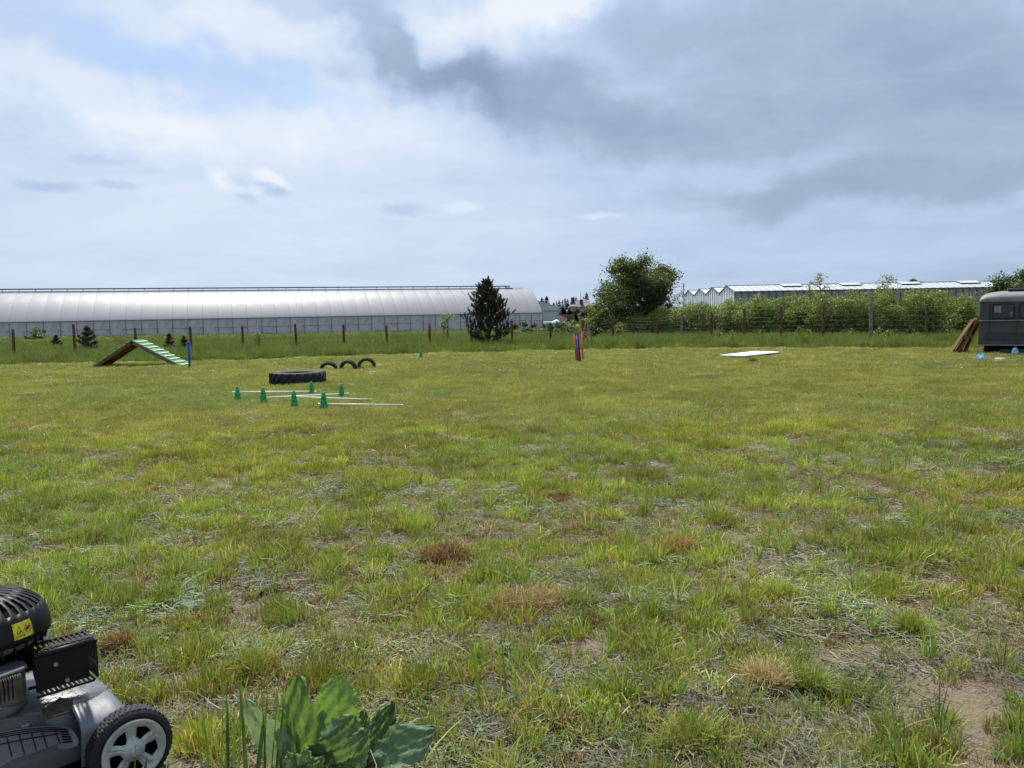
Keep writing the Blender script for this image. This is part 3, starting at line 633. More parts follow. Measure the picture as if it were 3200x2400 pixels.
# ------------------------------------------------------------------ glass greenhouses on the right
M_glassroof = pm('sky_whitened_glass', (.50, .53, .57), .3, .5, col2=(.43, .46, .50), scale=.5)  # pale colour holds whitewash plus the bright sky reflected in the roof
M_glassgable = pm('gable_glass', (.62, .68, .74), .2, .7, col2=(.52, .58, .64), scale=.6)
M_glasswall = pm('wall_glass', (.12, .135, .14), .25, .3, col2=(.20, .215, .22), scale=.35, mix=(.35, .7))
M_mull = pm('mullion', (.05, .055, .065), .5, .4)
def glass_house():
    Y0 = 101.0; c = at(2272, 893, Y0); ridge = c.z; hb = 3.45; eave = ridge - .80; pw = .82; ang = 0.0
    names = ['the nearest and longest glass greenhouse bay with open roof vents', 'second glass greenhouse bay behind the nearest one', 'third glass greenhouse bay, its gable left of the second', 'fourth glass greenhouse bay, farthest left and partly behind the tree']
    for k in range(4):
        bx, by = c.x - .05 * k, Y0 + 7.0 * k
        T = thing('glass_greenhouse', names[k], 'greenhouse', (bx, by, 0), ang, 'glass greenhouse bays'); np_ = 64 if k == 0 else 12; L = 64 * pw
        pane = MB().add([(.02, -hb, eave), (pw - .02, -hb, eave), (pw - .02, -.05, ridge - .03), (.02, -.05, ridge - .03)], [(0, 1, 2, 3)]).mesh('roof_pane', M_glassroof)
        bar = MB().bar((0, -hb, eave + .02), (0, -.05, ridge), .035, .05).mesh('glazing_bar', M_alu)
        for i in range(np_):
            if k == 0 and i % 16 in (9, 10, 11): pass
            link('roof_pane', pane, T, (i * pw, 0, 0)); link('glazing_bar', bar, T, (i * pw, 0, 0))
        if k: MB().add([(np_ * pw, -hb, eave), (L, -hb, eave), (L, -.05, ridge - .03), (np_ * pw, -.05, ridge - .03)], [(0, 1, 2, 3)]).build('roof_sheet', M_glassroof, T)
        MB().add([(0, hb, eave), (L, hb, eave), (L, .05, ridge - .03), (0, .05, ridge - .03)], [(3, 2, 1, 0)]).build('back_roof', M_glassroof, T)
        MB().bar((-.25, 0, ridge), (L, 0, ridge), .10, .09).build('ridge_cap', M_mull, T)
        MB().bar((0, -hb, eave), (L, -hb, eave), .10, .10).build('gutter', M_frame, T)
        # gable facing left, pane by pane
        n = 6
        for i in range(n):
            y0 = -hb + 2 * hb * i / n + .02; y1 = -hb + 2 * hb * (i + 1) / n - .02; f = lambda y: eave + (ridge - eave) * (1 - abs(y) / hb) - .05
            MB().add([(0, y0, 0), (0, y1, 0), (0, y1, f(y1)), (0, y0, f(y0))], [(3, 2, 1, 0)]).build('gable_pane', M_glassgable, T)
            MB().bar((-.03, y0 - .02, 0), (-.03, y0 - .02, f(y0)), .035, .035, up=(1, 0, 0)).build('gable_mullion', M_mull, T)
        for s in (-1, 1): MB().bar((-.05, s * hb, eave), (-.05, 0, ridge), .08, .08).build('gable_rafter', M_mull, T)
        if k == 0:
            wp = MB().add([(.02, -hb + .05, 0), (pw - .02, -hb + .05, 0), (pw - .02, -hb + .05, eave - .04), (.02, -hb + .05, eave - .04)], [(0, 1, 2, 3)]).mesh('wall_pane', M_glasswall)
            mu = MB().bar((0, -hb, 0), (0, -hb, eave), .06, .06, up=(1, 0, 0)).mesh('wall_mullion', M_mull)
            for i in range(64): link('wall_pane', wp, T, (i * pw, 0, 0)); link('wall_mullion', mu, T, (i * pw, 0, 0))
            for z in (1.0, 2.0): MB().bar((0, -hb - .03, z), (L, -hb - .03, z), .03, .04).build('wall_rail', M_alu, T)
            v = MB(); v.add([(0, -1.35, ridge - .18), (2.45, -1.35, ridge - .18), (2.45, -.02, ridge + .10), (0, -.02, ridge + .10)], [(0, 1, 2, 3)]); vm = v.mesh('roof_vent', M_glassroof); vs = MB().bar((0, -1.37, ridge - .20), (2.45, -1.37, ridge - .20), .05, .07).mesh('vent_edge', M_mull)
            for x in (6.4, 13.6, 20.8, 28.0, 35.2, 42.4): vo = link('roof_vent', vm, T, (x, 0, 0)); link('vent_edge', vs, vo)
glass_house()

# ------------------------------------------------------------------ far house, spruces, yard clutter
M_purple = pm('mauve_roof', (.155, .135, .165), .7, .3, col2=(.12, .105, .13), scale=.5); M_render = pm('pale_mauve_render', (.27, .24, .26), .9, .2); M_chim = pm('dark_chimney', (.035, .03, .045), .8)
def far_house():
    Y = 235.0; l = at(1781, 960, Y); r = at(1856, 960, Y); cx = (l.x + r.x) / 2; W = r.x - l.x; T = thing('house', 'distant house with mauve roof and dark chimneys between the spruces and the tree', 'house', (cx, Y, 0))
    zr = at(1815, 935, Y).z; ze = at(1815, 957, Y).z; D = 7.0; h = W / 2
    MB().box((0, D / 2, ze / 2 - .2), (W - .3, D, ze + .4)).build('wall', M_render, T)
    r_ = MB().add([(-h, -.3, ze), (h, -.3, ze - .3), (h, D + .3, ze - .3), (-h, D + .3, ze), (-h * .25, D * .42, zr), (h * .45, D * .42, zr)], [(0, 1, 5, 4), (2, 3, 4, 5), (1, 2, 5), (3, 0, 4)]).build('roof', M_purple, T)
    for x, w, z0, z1 in ((-h * .72, .9, ze, zr + .6), (-.02 * h, .85, ze + .1, zr - .1)): MB().box((x, D * .3 if x < -1 else .8, (z0 + z1) / 2), (w, .8, z1 - z0)).build('chimney', M_chim, r_)
    MB().tube([(-.1, D * .4, zr), (-.1, D * .4, zr + 2.2)], .05, 5).build('aerial', M_chim, r_)
    for x in (-h * .45, h * .5): f = MB().box((x, -.02, ze * .55), (1.0, .06, 1.2)).build('window', M_frame, T)
far_house()
SPRUCE = np.array([[.028, .045, .030], [.036, .055, .036], [.022, .036, .028]]); THUJA = np.array([[.020, .030, .020], [.028, .038, .022], [.016, .024, .018]])
for i, (px, py, wpx, Y) in enumerate(sorted(((1694, 926, 17, 190), (1708, 922, 19, 190), (1739, 937, 9, 260), (1748, 934, 10, 265), (1757, 934, 9, 262), (1766, 929, 11, 264), (1774, 931, 11, 262), (1793, 925, 11, 275), (1800, 925, 12, 276), (1823, 924, 10, 280), (1833, 911, 15, 280), (1786, 934, 10, 275), (1730, 942, 12, 262), (1716, 945, 14, 240)))):
    p = at(px, py, Y); conifer('spruce_tree', 'dark spruce on the far treeline, %s from the pale shed roof' % ORD[i], 'tree', p.x, Y, p.z, max(wpx * Y / FPX, .5) * 2.3, SPRUCE, 900, 'far treeline spruces')
for px, py, w, Y, lb in ((1760, 952, 26, 125, 'black-green columnar conifer standing right beside the pale shed'), (1779, 957, 24, 123, 'black-green columnar conifer, second from the pale shed'), (1800, 974, 18, 120, 'small dark conifer in front of the distant house'), (1820, 969, 22, 121, 'dark rounded conifer below the mauve roof'), (1842, 966, 26, 122, 'dark conifer nearest the big tree, below the house')):
    p = at(px, py, Y); conifer('columnar_conifer', lb, 'tree', p.x, Y, p.z, w * Y / FPX * 1.5, THUJA, 900, 'dark conifers in front of the house')
for i, (px, py, w, Y) in enumerate(((1725, 950, 60, 200), (1790, 962, 60, 205), (1850, 952, 60, 206))):
    p = at(px, py, Y); shrub('broadleaf_tree', ('rounded green tree top behind the shed roof', 'rounded green tree behind the dark conifers', 'pale green tree behind the right side of the far house')[i], 'tree', p.x, Y, w * Y / FPX * .6, 2.5, p.z, 1500, .5, DARKL * 1.3, 'far rounded trees', stems=2)
def yard_clutter():
    Y = 84.0; p = at(1768, 1022, Y); T = thing('plank_stack', 'stack of weathered planks and pallets beside the pale shed', 'planks', (p.x, Y, 0)); mw = pm('old_planks', (.20, .12, .095), .85, col2=(.12, .08, .065), scale=3); 
    for i in range(7): MB().box((0.05 * (i % 3), 0, .25 + .14 * i), (1.7 - .12 * (i % 3), .9, .09)).build('plank', mw, T)
    for i in range(3): MB().box((-.7 + .7 * i, 0, .1), (.14, .9, .2)).build('bearer', mw, T)
    p = at(1754, 1012, Y); T = thing('leaning_boards', 'reddish boards leaning against the plank stack', 'boards', (p.x, Y - 1, 0)); mr = pm('reddish_boards', (.26, .13, .11), .85, col2=(.19, .10, .09), scale=3)
    for i in range(5): MB().bar((-.35 + .16 * i, -.3, 0), (-.15 + .16 * i, .45, 1.05 - .06 * i), .13, .03).build('board', mr, T)
    p = at(1736, 1022, 80.5); b = MB(); b.grid(lambda u, v: ((u - .5) * 1.35, (v - .5) * .9, .05 + .62 * math.sin(PI * u) ** .5 * math.sin(PI * v) ** .5 + .06 * math.sin(9 * u + 4 * v)), 14, 10); o = b.build('tarpaulin', pm('pale_blue_tarp', (.24, .45, .58), .45, .5, bump=.3), None, True); o.location = (p.x, 80.5, -.02); tag(o, 'pale blue tarpaulin over a heap in front of the shed', 'tarpaulin')
    p = at(1714, 1022, 80.5); b = MB().box((0, 0, .35), (1.1, .5, .3)); o = b.build('white_tank', pm('white_plastic', (.7, .72, .72), .5), bevel=.06); o.location = (p.x, 80.5, 0); tag(o, 'low white plastic tank lying left of the blue tarpaulin', 'tank')
    p = at(1775, 1026, 80); b = MB(); b.grid(lambda u, v: ((u - .5) * 1.2, (v - .5) * .6, .03 + .3 * math.sin(PI * u) * math.sin(PI * v) + .04 * math.sin(13 * u + 7 * v)), 10, 6); o = b.build('rubble_heap', pm('pale_rubble', (.4, .38, .33), .9, bump=.5)); o.location = (p.x, 80, 0); tag(o, 'low pale rubble heap below the plank stack', 'rubble')
yard_clutter()

# ------------------------------------------------------------------ big tree, hedge, shrubs, saplings
OAK = np.array([[.065, .105, .030], [.085, .13, .035], [.05, .085, .03], [.11, .15, .042]])
p = at(2035, 1000, 43); tree('apple_tree', 'big round dark-crowned tree rising behind the wire fence', 'tree', p.x, 43.5, at(2030, 772, 43.5).z, 1.0, 52000, .11, OAK, .13, (-.3, 0), .30, 3, seedo=12, up=.9, loose=.31)
p = at(1940, 1000, 41); shrub('elder_bush', 'tall dark bush filling the left foot of the big tree', 'bush', p.x, 41.8, 1.35, 1.2, at(1930, 890, 41.8).z, 9000, .10, OAK * 1.15, k=70)
p = at(1872, 1000, 42); shrub('elder_bush', 'pale green ragged bush at the far left of the tree', 'bush', p.x, 42.4, .62, .7, at(1890, 925, 42.4).z, 3200, .10, HEDGE * .9, k=36)
p = at(1830, 1000, 42); shrub('bramble', 'low green bramble behind the log tripod', 'bush', p.x - .1, 42.0, .9, .7, 1.35, 2600, .08, HEDGE * .75)
p = at(2050, 1000, 42); shrub('elder_bush', 'dark bush under the right side of the big tree', 'bush', p.x, 42.6, 1.55, 1.0, at(2050, 902, 42.6).z, 9500, .10, OAK)
HB = [(1945, 1012, 40.2, .55), (2010, 975, 40.6, .85), (2075, 958, 40.2, .85), (2140, 948, 39.6, .85), (2205, 938, 39.0, .9), (2270, 934, 38.2, .9), (2335, 937, 37.5, .9), (2405, 928, 36.8, .95), (2475, 922, 36.2, .95), (2550, 912, 35.6, 1.0), (2625, 912, 35.0, 1.0), (2700, 905, 34.6, 1.0), (2780, 903, 34.2, 1.05), (2860, 903, 34.0, 1.05), (2935, 906, 34.0, .95), (3000, 916, 34.2, .8), (3045, 950, 34.8, .55)]
for i, (px, py, Y, r) in enumerate(HB):
    p = at(px, py, Y); lb = 'green hedge shrub behind the wire fence, %s from the big tree' % ORD[i]
    if i == 0: lb = 'lowest light-green hedge shrub, at the foot of the big tree'
    if i == len(HB) - 1: lb = 'thin end shrub of the hedge, nearest the dark caravan'
    shrub('hedge_shrub', lb, 'shrub', p.x, Y + .3, r * 1.15, .95, p.z + .05 + .22 * (rng.random() - .5), 9500 if i < len(HB) - 1 else 3500, .066, HEDGE * (.9 + .25 * rng.random()), 'hedge shrubs behind the right fence', stems=6, lowest=.22)
def shoot(name, label, px, py0, py1, Y, wpx, n, size, cols, cat='sapling', group=None):
    a = at(px, py1, Y); b = at(px, py0, Y); z0 = max(0, a.z) if py1 > 990 else a.z; T = thing(name, label, cat, (a.x, Y, 0), 0, group); H = b.z; W = wpx * Y / FPX
    st = MB(); st.tube([(0, 0, -.05), (.02, 0, H * .5), (0, 0, H)], [.022, .016, .006], 5); st.build('stem', M_bark, T)
    k = 9; P = []; N = []
    for j in range(k):
        t = j / (k - 1); z = z0 + (H - z0) * (.08 + .9 * t); wr = W / 2 * (math.sin(PI * min(1, .18 + .8 * t)) ** .8); c = np.array([rng.uniform(-1, 1) * wr * .8, rng.uniform(-.6, .6) * wr, z]); q = rng.normal(0, 1, (n // k, 3)); P.append(c + q * np.array([.26, .26, .16]) * (W * .55 + .06)); N.append(q / np.linalg.norm(q, axis=1)[:, None])
        MB().tube([(0, 0, max(.05, z - .15)), tuple(c)], [.008, .004], 4).build('twig', M_bark, T)
    V, F, C = leaf_quads(np.vstack(P), size, cols, N=np.vstack(N)); link('foliage', np_mesh('foliage', V, F, MLEAF, C), T)
shoot('sapling', 'leafy young shoot standing highest above the hedge', 2562, 858, 925, 36.5, 44, 420, .075, HEDGE)
shoot('sapling', 'thin side shoot just left of the tallest hedge shoot', 2530, 880, 925, 36.4, 18, 130, .065, HEDGE)
shoot('sapling', 'dark bushy shoot above the right part of the hedge', 2772, 866, 925, 35.2, 62, 460, .075, HEDGE * .9)
shoot('sapling', 'slim dark shoot above the left end of the hedge beside the tree', 2136, 885, 960, 41, 14, 120, .07, OAK)
shoot('sapling', 'yellow-green leafy shoots between tree and greenhouse gables', 2122, 915, 975, 40.8, 40, 260, .075, HEDGE * 1.25)
shoot('sapling', 'young broadleaf sapling left of the dark pine', 1398, 984, 1046, 37.5, 42, 420, .085, HEDGE * .95)
shoot('tall_weed', 'leafy weed by the left fence above the half tyres', 808, 1042, 1090, 31.5, 34, 160, .07, HEDGE * .7, 'weed')
shoot('sapling', 'small bare-stemmed sapling at the right end of the hedge', 2978, 985, 1045, 33, 60, 300, .08, HEDGE * .9)
PINE = np.array([[.036, .048, .030], [.048, .060, .036], [.062, .068, .046], [.076, .072, .050]])
p = at(1527, 1060, 33.2); pine('pine_tree', 'dark bushy young pine standing alone in front of the tunnel greenhouse', 'tree', p.x, 33.3, at(1535, 868, 33.3).z, 2.0, PINE, whorls=10, per=8, dens=1.7, dens_w=.008)
for px, y0, Y, w, lb, sd in ((271, 1024, 33.5, .78, 'small dense pine beside the second fence post from the left', 5), (174, 1050, 37, .5, 'small dull pine left of the dense little pine', 6), (528, 1043, 33, .42, 'thin little pine left of the blue stake', 7), (574, 1052, 32, .45, 'thin little pine directly behind the blue stake', 8)):
    p = at(px, y0, Y); pine('small_pine', lb, 'tree', p.x, Y, p.z, w, PINE * 1.1, 'small pines along the left fence', whorls=5, per=5, dens=.7, needle=.26, dens_w=.018, seedo=sd)
for i, (px, py, Y, r, h, lb) in enumerate(((110, 1052, 58, .95, .75, 'low scrubby bush against the greenhouse wall, far left'), (1640, 1035, 46, 1.3, .75, 'low dark bramble right of the pine'), (1700, 1038, 45, 1.1, .7, 'low dark bramble in front of the white tank'), (1765, 1036, 44, 1.1, .85, 'low dark bramble in front of the rubble heap'), (1855, 1050, 36.2, .42, .62, 'dark brush heap at the foot of the log tripod'), (2350, 1042, 44, .5, .5, 'weed clump'), )):
    if lb == 'weed clump': continue
    p = at(px, py, Y); shrub('low_bramble', lb, 'bush', p.x, Y, r, .7, h + .25, 1500, .09, DARKL * 1.15 if i else HEDGE * .6, stems=3)
for i, (px, py, Y) in enumerate(((2248, 1047, 32.6), (2287, 1050, 31.8), (2382, 1047, 32.0), (2413, 1057, 31.2), (2497, 1037, 32.5), (2528, 1045, 31.6), (2664, 1046, 31.0), (2744, 1040, 31.2), (2776, 1046, 29.6), (2858, 1054, 29.8))):
    p = at(px, py - 12, Y); shoot('meadow_weed', 'leafy weed in the tall grass by the right fence, %s from the left' % ORD[i], px, py - 14, py + 22, Y, 24, 90, .07, HEDGE * 1.05, 'weed', 'weeds in the tall grass')
for i, (px, py, Y, w, lb) in enumerate(((3140, 842, 60, 90, 'rounded dark tree top behind the caravan roof'), (3212, 832, 58, 120, 'larger dark tree at the right picture edge'), (2858, 866, 140, 66, 'small dark tree top above the long glass roof'), (2820, 874, 142, 60, 'low tree top left of the one above the glass roof'))):
    p = at(px, py, Y); shrub('broadleaf_tree', lb, 'tree', p.x, Y, w * Y / FPX * .62, 1.8, p.z, 6500, .15 * Y / 60, DARKL * 1.3, stems=4)

# ------------------------------------------------------------------ fences
def fence(name, label, posts, wires, stays=True):
    P = [(at(px, top, Y), Y, mat) for px, top, Y, mat in posts]; T = thing(name, label, 'fence', (P[0][0].x, P[0][1], 0)); o = Vector((P[0][0].x, P[0][1], 0))
    tops = []
    for i, (p, Y, mt_) in enumerate(P):
        b = MB(); z = p.z; dx, dy = rng.normal(0, .015), rng.normal(0, .015); r = .052 if mt_ is M_post else .062
        b.tube([(p.x - o.x + dx, Y - o.y + dy, -.3), (p.x - o.x + dx * .4, Y - o.y, z * .55), (p.x - o.x, Y - o.y, z)], [r * 1.05, r, r * .92], 9); b.build('post', mt_, T, smooth=False, bevel=.006, seg=1); tops.append((Vector((p.x - o.x, Y - o.y - .055, 0)), z))
    for f in wires:
        pts = []
        for i, (q, z) in enumerate(tops):
            pts.append(q + Vector((0, 0, z * f)))
            if i + 1 < len(tops): q2, z2 = tops[i + 1]; pts.append((q + q2) / 2 + Vector((0, 0, (z + z2) / 2 * f - .015)))
        MB().tube(pts, .0017, 4, cap=False).build('wire', M_wire, T)
    if stays:
        b = MB()
        for i in range(len(tops) - 1):
            (q, z), (q2, z2) = tops[i], tops[i + 1]; n = 13
            for j in range(1, n): t = j / n; c = q.lerp(q2, t); zz = z + (z2 - z) * t; b.tube([c + Vector((0, 0, zz * wires[0])), c + Vector((0, 0, zz * wires[-1]))], .0014, 3, cap=False)
        kind(b.build('wire_mesh', M_wire, T), 'stuff')
Yl = lambda px: 30.0 + 4.9 * (px - 42) / (1722 - 42)
fence('post_and_wire_fence', 'brown wooden post and wire fence in front of the tunnel greenhouse', [(px, tp, Yl(px), M_post) for px, tp in ((-330, 1040), (-145, 1034), (40, 1028), (229, 1012), (421, 1024), (594, 1021), (757, 1018), (922, 1011), (1073, 1014), (1207, 1016), (1342, 1012), (1472, 1012), (1600, 1012), (1721, 1008))], (.98, .80, .62, .45, .30), stays=False)
Yr = lambda px: 37.6 - 7.9 * (px - 1915) / (2897 - 1915)
fence('wire_mesh_fence', 'wooden posts with wire mesh in front of the hedge, right of the big tree', [(px, tp, Yr(px), m_) for px, tp, m_ in ((1822, 1000, M_post), (1914, 985, M_post), (1978, 993, M_post), (2053, 992, M_post), (2131, 979, M_post_grey), (2224, 976, M_post), (2326, 964, M_post), (2441, 959, M_post), (2574, 953, M_post), (2722, 947, M_post_grey), (2897, 953, M_post), (3105, 948, M_post), (3350, 945, M_post))], (.97, .86, .74, .62, .50, .40, .30, .22))

# ------------------------------------------------------------------ agility course
def aframe():
    L = ground(230, 1155); Rg = ground(604, 1142); Yn = (L.y + Rg.y) / 2; ap = at(411, 1064, Yn); T = thing('agility_ramp', 'low wooden dog agility ramp, green painted with pale slats', 'ramp', (ap.x, Yn, gz(ap.x, Yn))); H = ap.z - gz(ap.x, Yn); xl = L.x - ap.x; xr = Rg.x - ap.x; W = .82
    brown = pm('ramp_brown', (.17, .08, .03), .8, .25, col2=(.10, .045, .018), scale=7, bump=.3); green = pm('ramp_green', (.035, .19, .085), .7, .3, col2=(.025, .14, .06), scale=5); pale = pm('pale_slat', (.48, .52, .34), .75, .2, col2=(.38, .42, .26), scale=6)
    for x0, nm in ((xl, 'left'), (xr, 'right')):
        a = Vector((x0, 0, .0)); b = Vector((0, 0, H)); d = (b - a).normalized(); n = Vector((-d.z, 0, d.x)); n = n if n.z > 0 else -n; LL = (b - a).length
        ramp_ = MB().add([tuple(p + n * h + Vector((0, y, 0))) for p in (a, b) for y in (0, W) for h in (-.012, .012)], [(0, 1, 3, 2), (4, 6, 7, 5), (0, 4, 5, 1), (2, 3, 7, 6), (1, 5, 7, 3), (0, 2, 6, 4)]).build('ramp_board', green if nm == 'right' else pm('ramp_green_worn', (.05, .16, .08), .75), T)
        for i in range(5): y = W * (i + .5) / 5; MB().bar(a - n * .026 + Vector((0, y, 0)), b - n * .026 + Vector((0, y, 0)), W / 5 - .012, .022, up=n).build('underside_plank', brown, T)
        for y in (.02, W - .02): MB().bar(a - n * .055 + Vector((0, y, 0)) + d * .04, b - n * .055 + Vector((0, y, 0)), .035, .075, up=n).build('side_rail', pm('rail_wood', (.13, .10, .07), .8) if nm == 'right' else brown, T)
        sl = MB().box((0, 0, 0), (.05, W - .06, .024), Matrix((d, Vector((0, 1, 0)), n)).transposed()); me = sl.mesh('slat', pale)
        for i in range(9): q = a + d * (LL * (i + .35) / 9.1) + n * .0245 + Vector((0, W / 2, 0)); link('slat', me, T, q)
aframe()
for q_ in ((250, 1153), (285, 1152), (320, 1150), (560, 1146), (600, 1144), (620, 1142), (360, 1149), (520, 1147)): g_ = ground(*q_); KEEP.append((g_.x, g_.y, .45))
def pole(name, label, p0, p1, r, mat, cat, group=None, rtop=None):
    p0 = Vector(p0); p1 = Vector(p1); d = p1 - p0; T = thing(name, label, cat, p0, 0, group); rt = rtop or r
    MB().tube([-.08 * d.normalized(), d * .5, d * .985], [r, (r + rt) / 2, rt], 12).build('shaft', mat, T, smooth=True)
    MB().tube([d * .985, d], [rt * 1.12, rt * 1.08], 12).build('end_cap', mat, T); return T
m_or = pm('orange_plastic', (.72, .10, .012), .42, .4, col2=(.62, .085, .012)); m_bl = pm('blue_plastic', (.014, .035, .20), .42, .4, col2=(.012, .03, .16)); m_pk = pm('faded_red_plastic', (.62, .075, .085), .45, .4); m_gy = pm('grey_plastic_pole', (.32, .38, .40), .5, .4); m_stk = pm('stake_blue', (.03, .09, .32), .45, .4)
for lb, tp, bs, mat, r in (('orange weave pole, leftmost of the pole cluster', (1794.5, 1041), (1801, 1133), m_or, .022), ('faded red weave pole between the orange and blue ones', (1800.5, 1047), (1804.5, 1132.5), m_pk, .020), ('dark blue weave pole left of the grey one', (1798, 1042), (1807.5, 1135), m_bl, .017), ('thin pale grey weave pole between the two blue ones', (1802, 1046), (1810, 1134), m_gy, .014), ('thicker dark blue weave pole right of the grey one', (1805.5, 1040.5), (1813.5, 1134.5), m_bl, .027), ('orange weave pole standing apart on the right', (1818, 1036), (1821.5, 1131), m_or, .026)):
    b = ground(*bs); t_ = at(*tp, b.y); pole('weave_pole', lb, b, t_, r, mat, 'pole', 'weave poles')
b = ground(593, 1155); pole('blue_stake', 'blue plastic stake standing in front of the ramp foot', b, at(589, 1070, b.y), .026, m_stk, 'stake', rtop=.055)

m_cone = pm('green_cone_plastic', (.018, .36, .115), .45, .4, col2=(.014, .29, .09), trans=.3); m_hole = pm('cone_hole', (.004, .03, .02), .9, .05)
cone_src = None
def cone_mesh():
    b = MB(); prof = [(.0, .285), (.016, .285), (.021, .278), (.024, .268), (.027, .26), (.030, .25), (.060, .045), (.066, .022)]; b.lathe(prof[::-1] if False else prof, 24); return b.mesh('cone_body', m_cone, True)
CB = cone_mesh(); bb = MB(); bb.box((0, 0, .012), (.165, .165, .024)); CBASE = bb.mesh('base', m_cone)
hb_ = MB(); hb_.tube([(0, 0, 0), (0, .004, 0)], .0125, 10); CHOLE = hb_.mesh('hole', m_hole)
def cone(label, px, py, hpx, rz=0.0, group='green training cones'):
    p = ground(px, py); s = hpx / FPX * p.y / .285; T = thing('training_cone', label, 'cone', p, rz, group); T.scale = (s, s, s)
    KEEP.append((p.x, p.y - .05, .15)); link('cone_body', CB, T); q = link('base', CBASE, T); md = q.modifiers.new('bevel', 'BEVEL'); md.width = .012; md.segments = 2
    for z, n in ((.06, 4), (.125, 4), (.19, 4)):
        for i in range(n):
            a = 2 * PI * i / n + (.4 if z != .125 else 1.15) + .2; r = .030 + (.25 - z) / .205 * .030; h = link('hole', CHOLE, T, (math.cos(a) * (r - .002), math.sin(a) * (r - .002), z)); h.rotation_euler = (0, 0, a - PI / 2)
    return p
CA = cone('green cone at the left end of the rear white bar', 743, 1254, 47, .2); CE = cone('green cone at the right end of the rear white bar', 974, 1236, 44, .5)
CBp = cone('green cone at the left end of the second white bar', 824, 1264, 53, .9); CF = cone('green cone at the right end of the second white bar', 1068, 1244, 45, 1.3)
CC = cone('green cone third from the left in the front row', 920, 1277, 56, .4); CD = cone('green cone nearest the camera, right end of the front row', 1013, 1284, 60, 1.0); cone('single green cone far off at the edge of the tall grass', 1316, 1125, 30, .3)
m_white = pm('white_bar', (.78, .78, .76), .4, .4, col2=(.7, .7, .67), scale=5)
def wbar(label, a, b):
    a = Vector(a); b = Vector(b); T = thing('jump_bar', label, 'bar', a, 0, 'white jump bars'); MB().tube([(0, 0, 0), b - a], .0125, 10).build('bar', m_white, T, smooth=True)
    d = (b - a).normalized()
    for q in (Vector((0, 0, 0)), b - a): MB().tube([q - d * .012, q + d * .012], .0145, 10).build('end_cap', m_white, T)
V3 = lambda p, z: Vector((p.x, p.y, p.z + z))
d = (V3(CE, .075) - V3(CA, .165)); wbar('rear white bar across the two back cones', V3(CA, .165) - d.normalized() * .08, V3(CE, .075) + d.normalized() * .10)
d = (V3(CF, .075) - V3(CBp, .115)); wbar('second white bar slanting between two cones', V3(CBp, .115) - d.normalized() * .03, V3(CF, .075) + d.normalized() * .12)
e = ground(1160, 1257); wbar('white bar dropped from the third front cone to the grass', V3(CC, .19), e + Vector((0, 0, .045)))
e = ground(1257, 1273); wbar('longest white bar dropped from the nearest cone to the grass', V3(CD, .115) - Vector((.08, 0, 0)), e + Vector((0, 0, .04)))

def tractor_tyre():
    p = ground(910, 1206); R = .615; cy = p.y + R * .93; T = thing('tractor_tyre', 'big black tractor tyre lying flat on the grass', 'tyre', (p.x, cy, p.z), .1); h = .27
    prof = [(.34, .03), (.40, .0), (.52, .0), (.57, .02), (.585, .06), (.59, h / 2), (.585, h - .06), (.57, h - .02), (.52, h), (.40, h - .005), (.34, h - .03), (.335, h - .06), (.39, h - .05), (.44, h / 2), (.39, .05), (.335, .055), (.34, .03)]
    MB().lathe(prof, 64).build('carcass', M_rubber, T, smooth=True)
    for s in (0, 1):
        b = MB(); n = 5; pts = []
        for j in range(n + 1):
            t = j / n; a = -.23 * t if s == 0 else .23 * t; z = (h - .012) * (1 - t) + (h * .5 - .035) * t if s == 0 else .012 * (1 - t) + (h * .5 + .035) * t; wd = .05 + .012 * (1 - t); r0 = .572; r1 = .612 if t > .12 else .60
            for rr_, da in ((r0, -wd), (r1, -wd * .7), (r1, wd * .7), (r0, wd)): pts.append((rr_ * math.cos(a + da), rr_ * math.sin(a + da), z))
        b.add(pts, [(j * 4 + k, j * 4 + (k + 1) % 4, j * 4 + 4 + (k + 1) % 4, j * 4 + 4 + k) for j in range(n) for k in range(4)] + [(3, 2, 1, 0), (n * 4, n * 4 + 1, n * 4 + 2, n * 4 + 3)]); me = b.mesh('lug', M_rubber)
        for i in range(22): o = link('lug', me, T); o.rotation_euler = (0, 0, 2 * PI * (i + .5 * s) / 22)
    KEEP.append((p.x, cy, .60))
tractor_tyre()
def half_tyre(label, px, py, top, wpx, rz):
    p = ground(px, py + 3); KEEP.append((p.x, p.y - .2, .36)); R = wpx / 2 * p.y / FPX; z = at(px, top, p.y).z - p.z - R; T = thing('half_buried_tyre', label, 'tyre', (p.x, p.y, p.z + z), rz, 'half buried tyres'); w = .085
    prof = [(R * .66, -w * .8), (R * .74, -w), (R * .88, -w * 1.02), (R * .965, -w * .8), (R * .99, -w * .3), (R, 0), (R * .99, w * .3), (R * .965, w * .8), (R * .88, w * 1.02), (R * .74, w), (R * .66, w * .8), (R * .70, w * .6), (R * .86, 0), (R * .70, -w * .6), (R * .66, -w * .8)]
    MB().lathe(prof, 56, 'Y').build('carcass', M_rubber, T, smooth=True)
    tr = MB()
    for j in (-.5, 0, .5): MB().lathe([(R * .992, w * j - .006), (R * 1.012, w * j - .004), (R * 1.012, w * j + .010), (R * .992, w * j + .012)], 56, 'Y').build('tread_rib', M_rubber, T)
half_tyre('upright half buried tyre, left of the three', 1027, 1154, 1130, 58, .05); half_tyre('upright half buried tyre, middle of the three', 1088, 1154, 1125, 56, -.08); half_tyre('upright half buried tyre, right and tallest of the three', 1146, 1150, 1117.5, 57, .1)
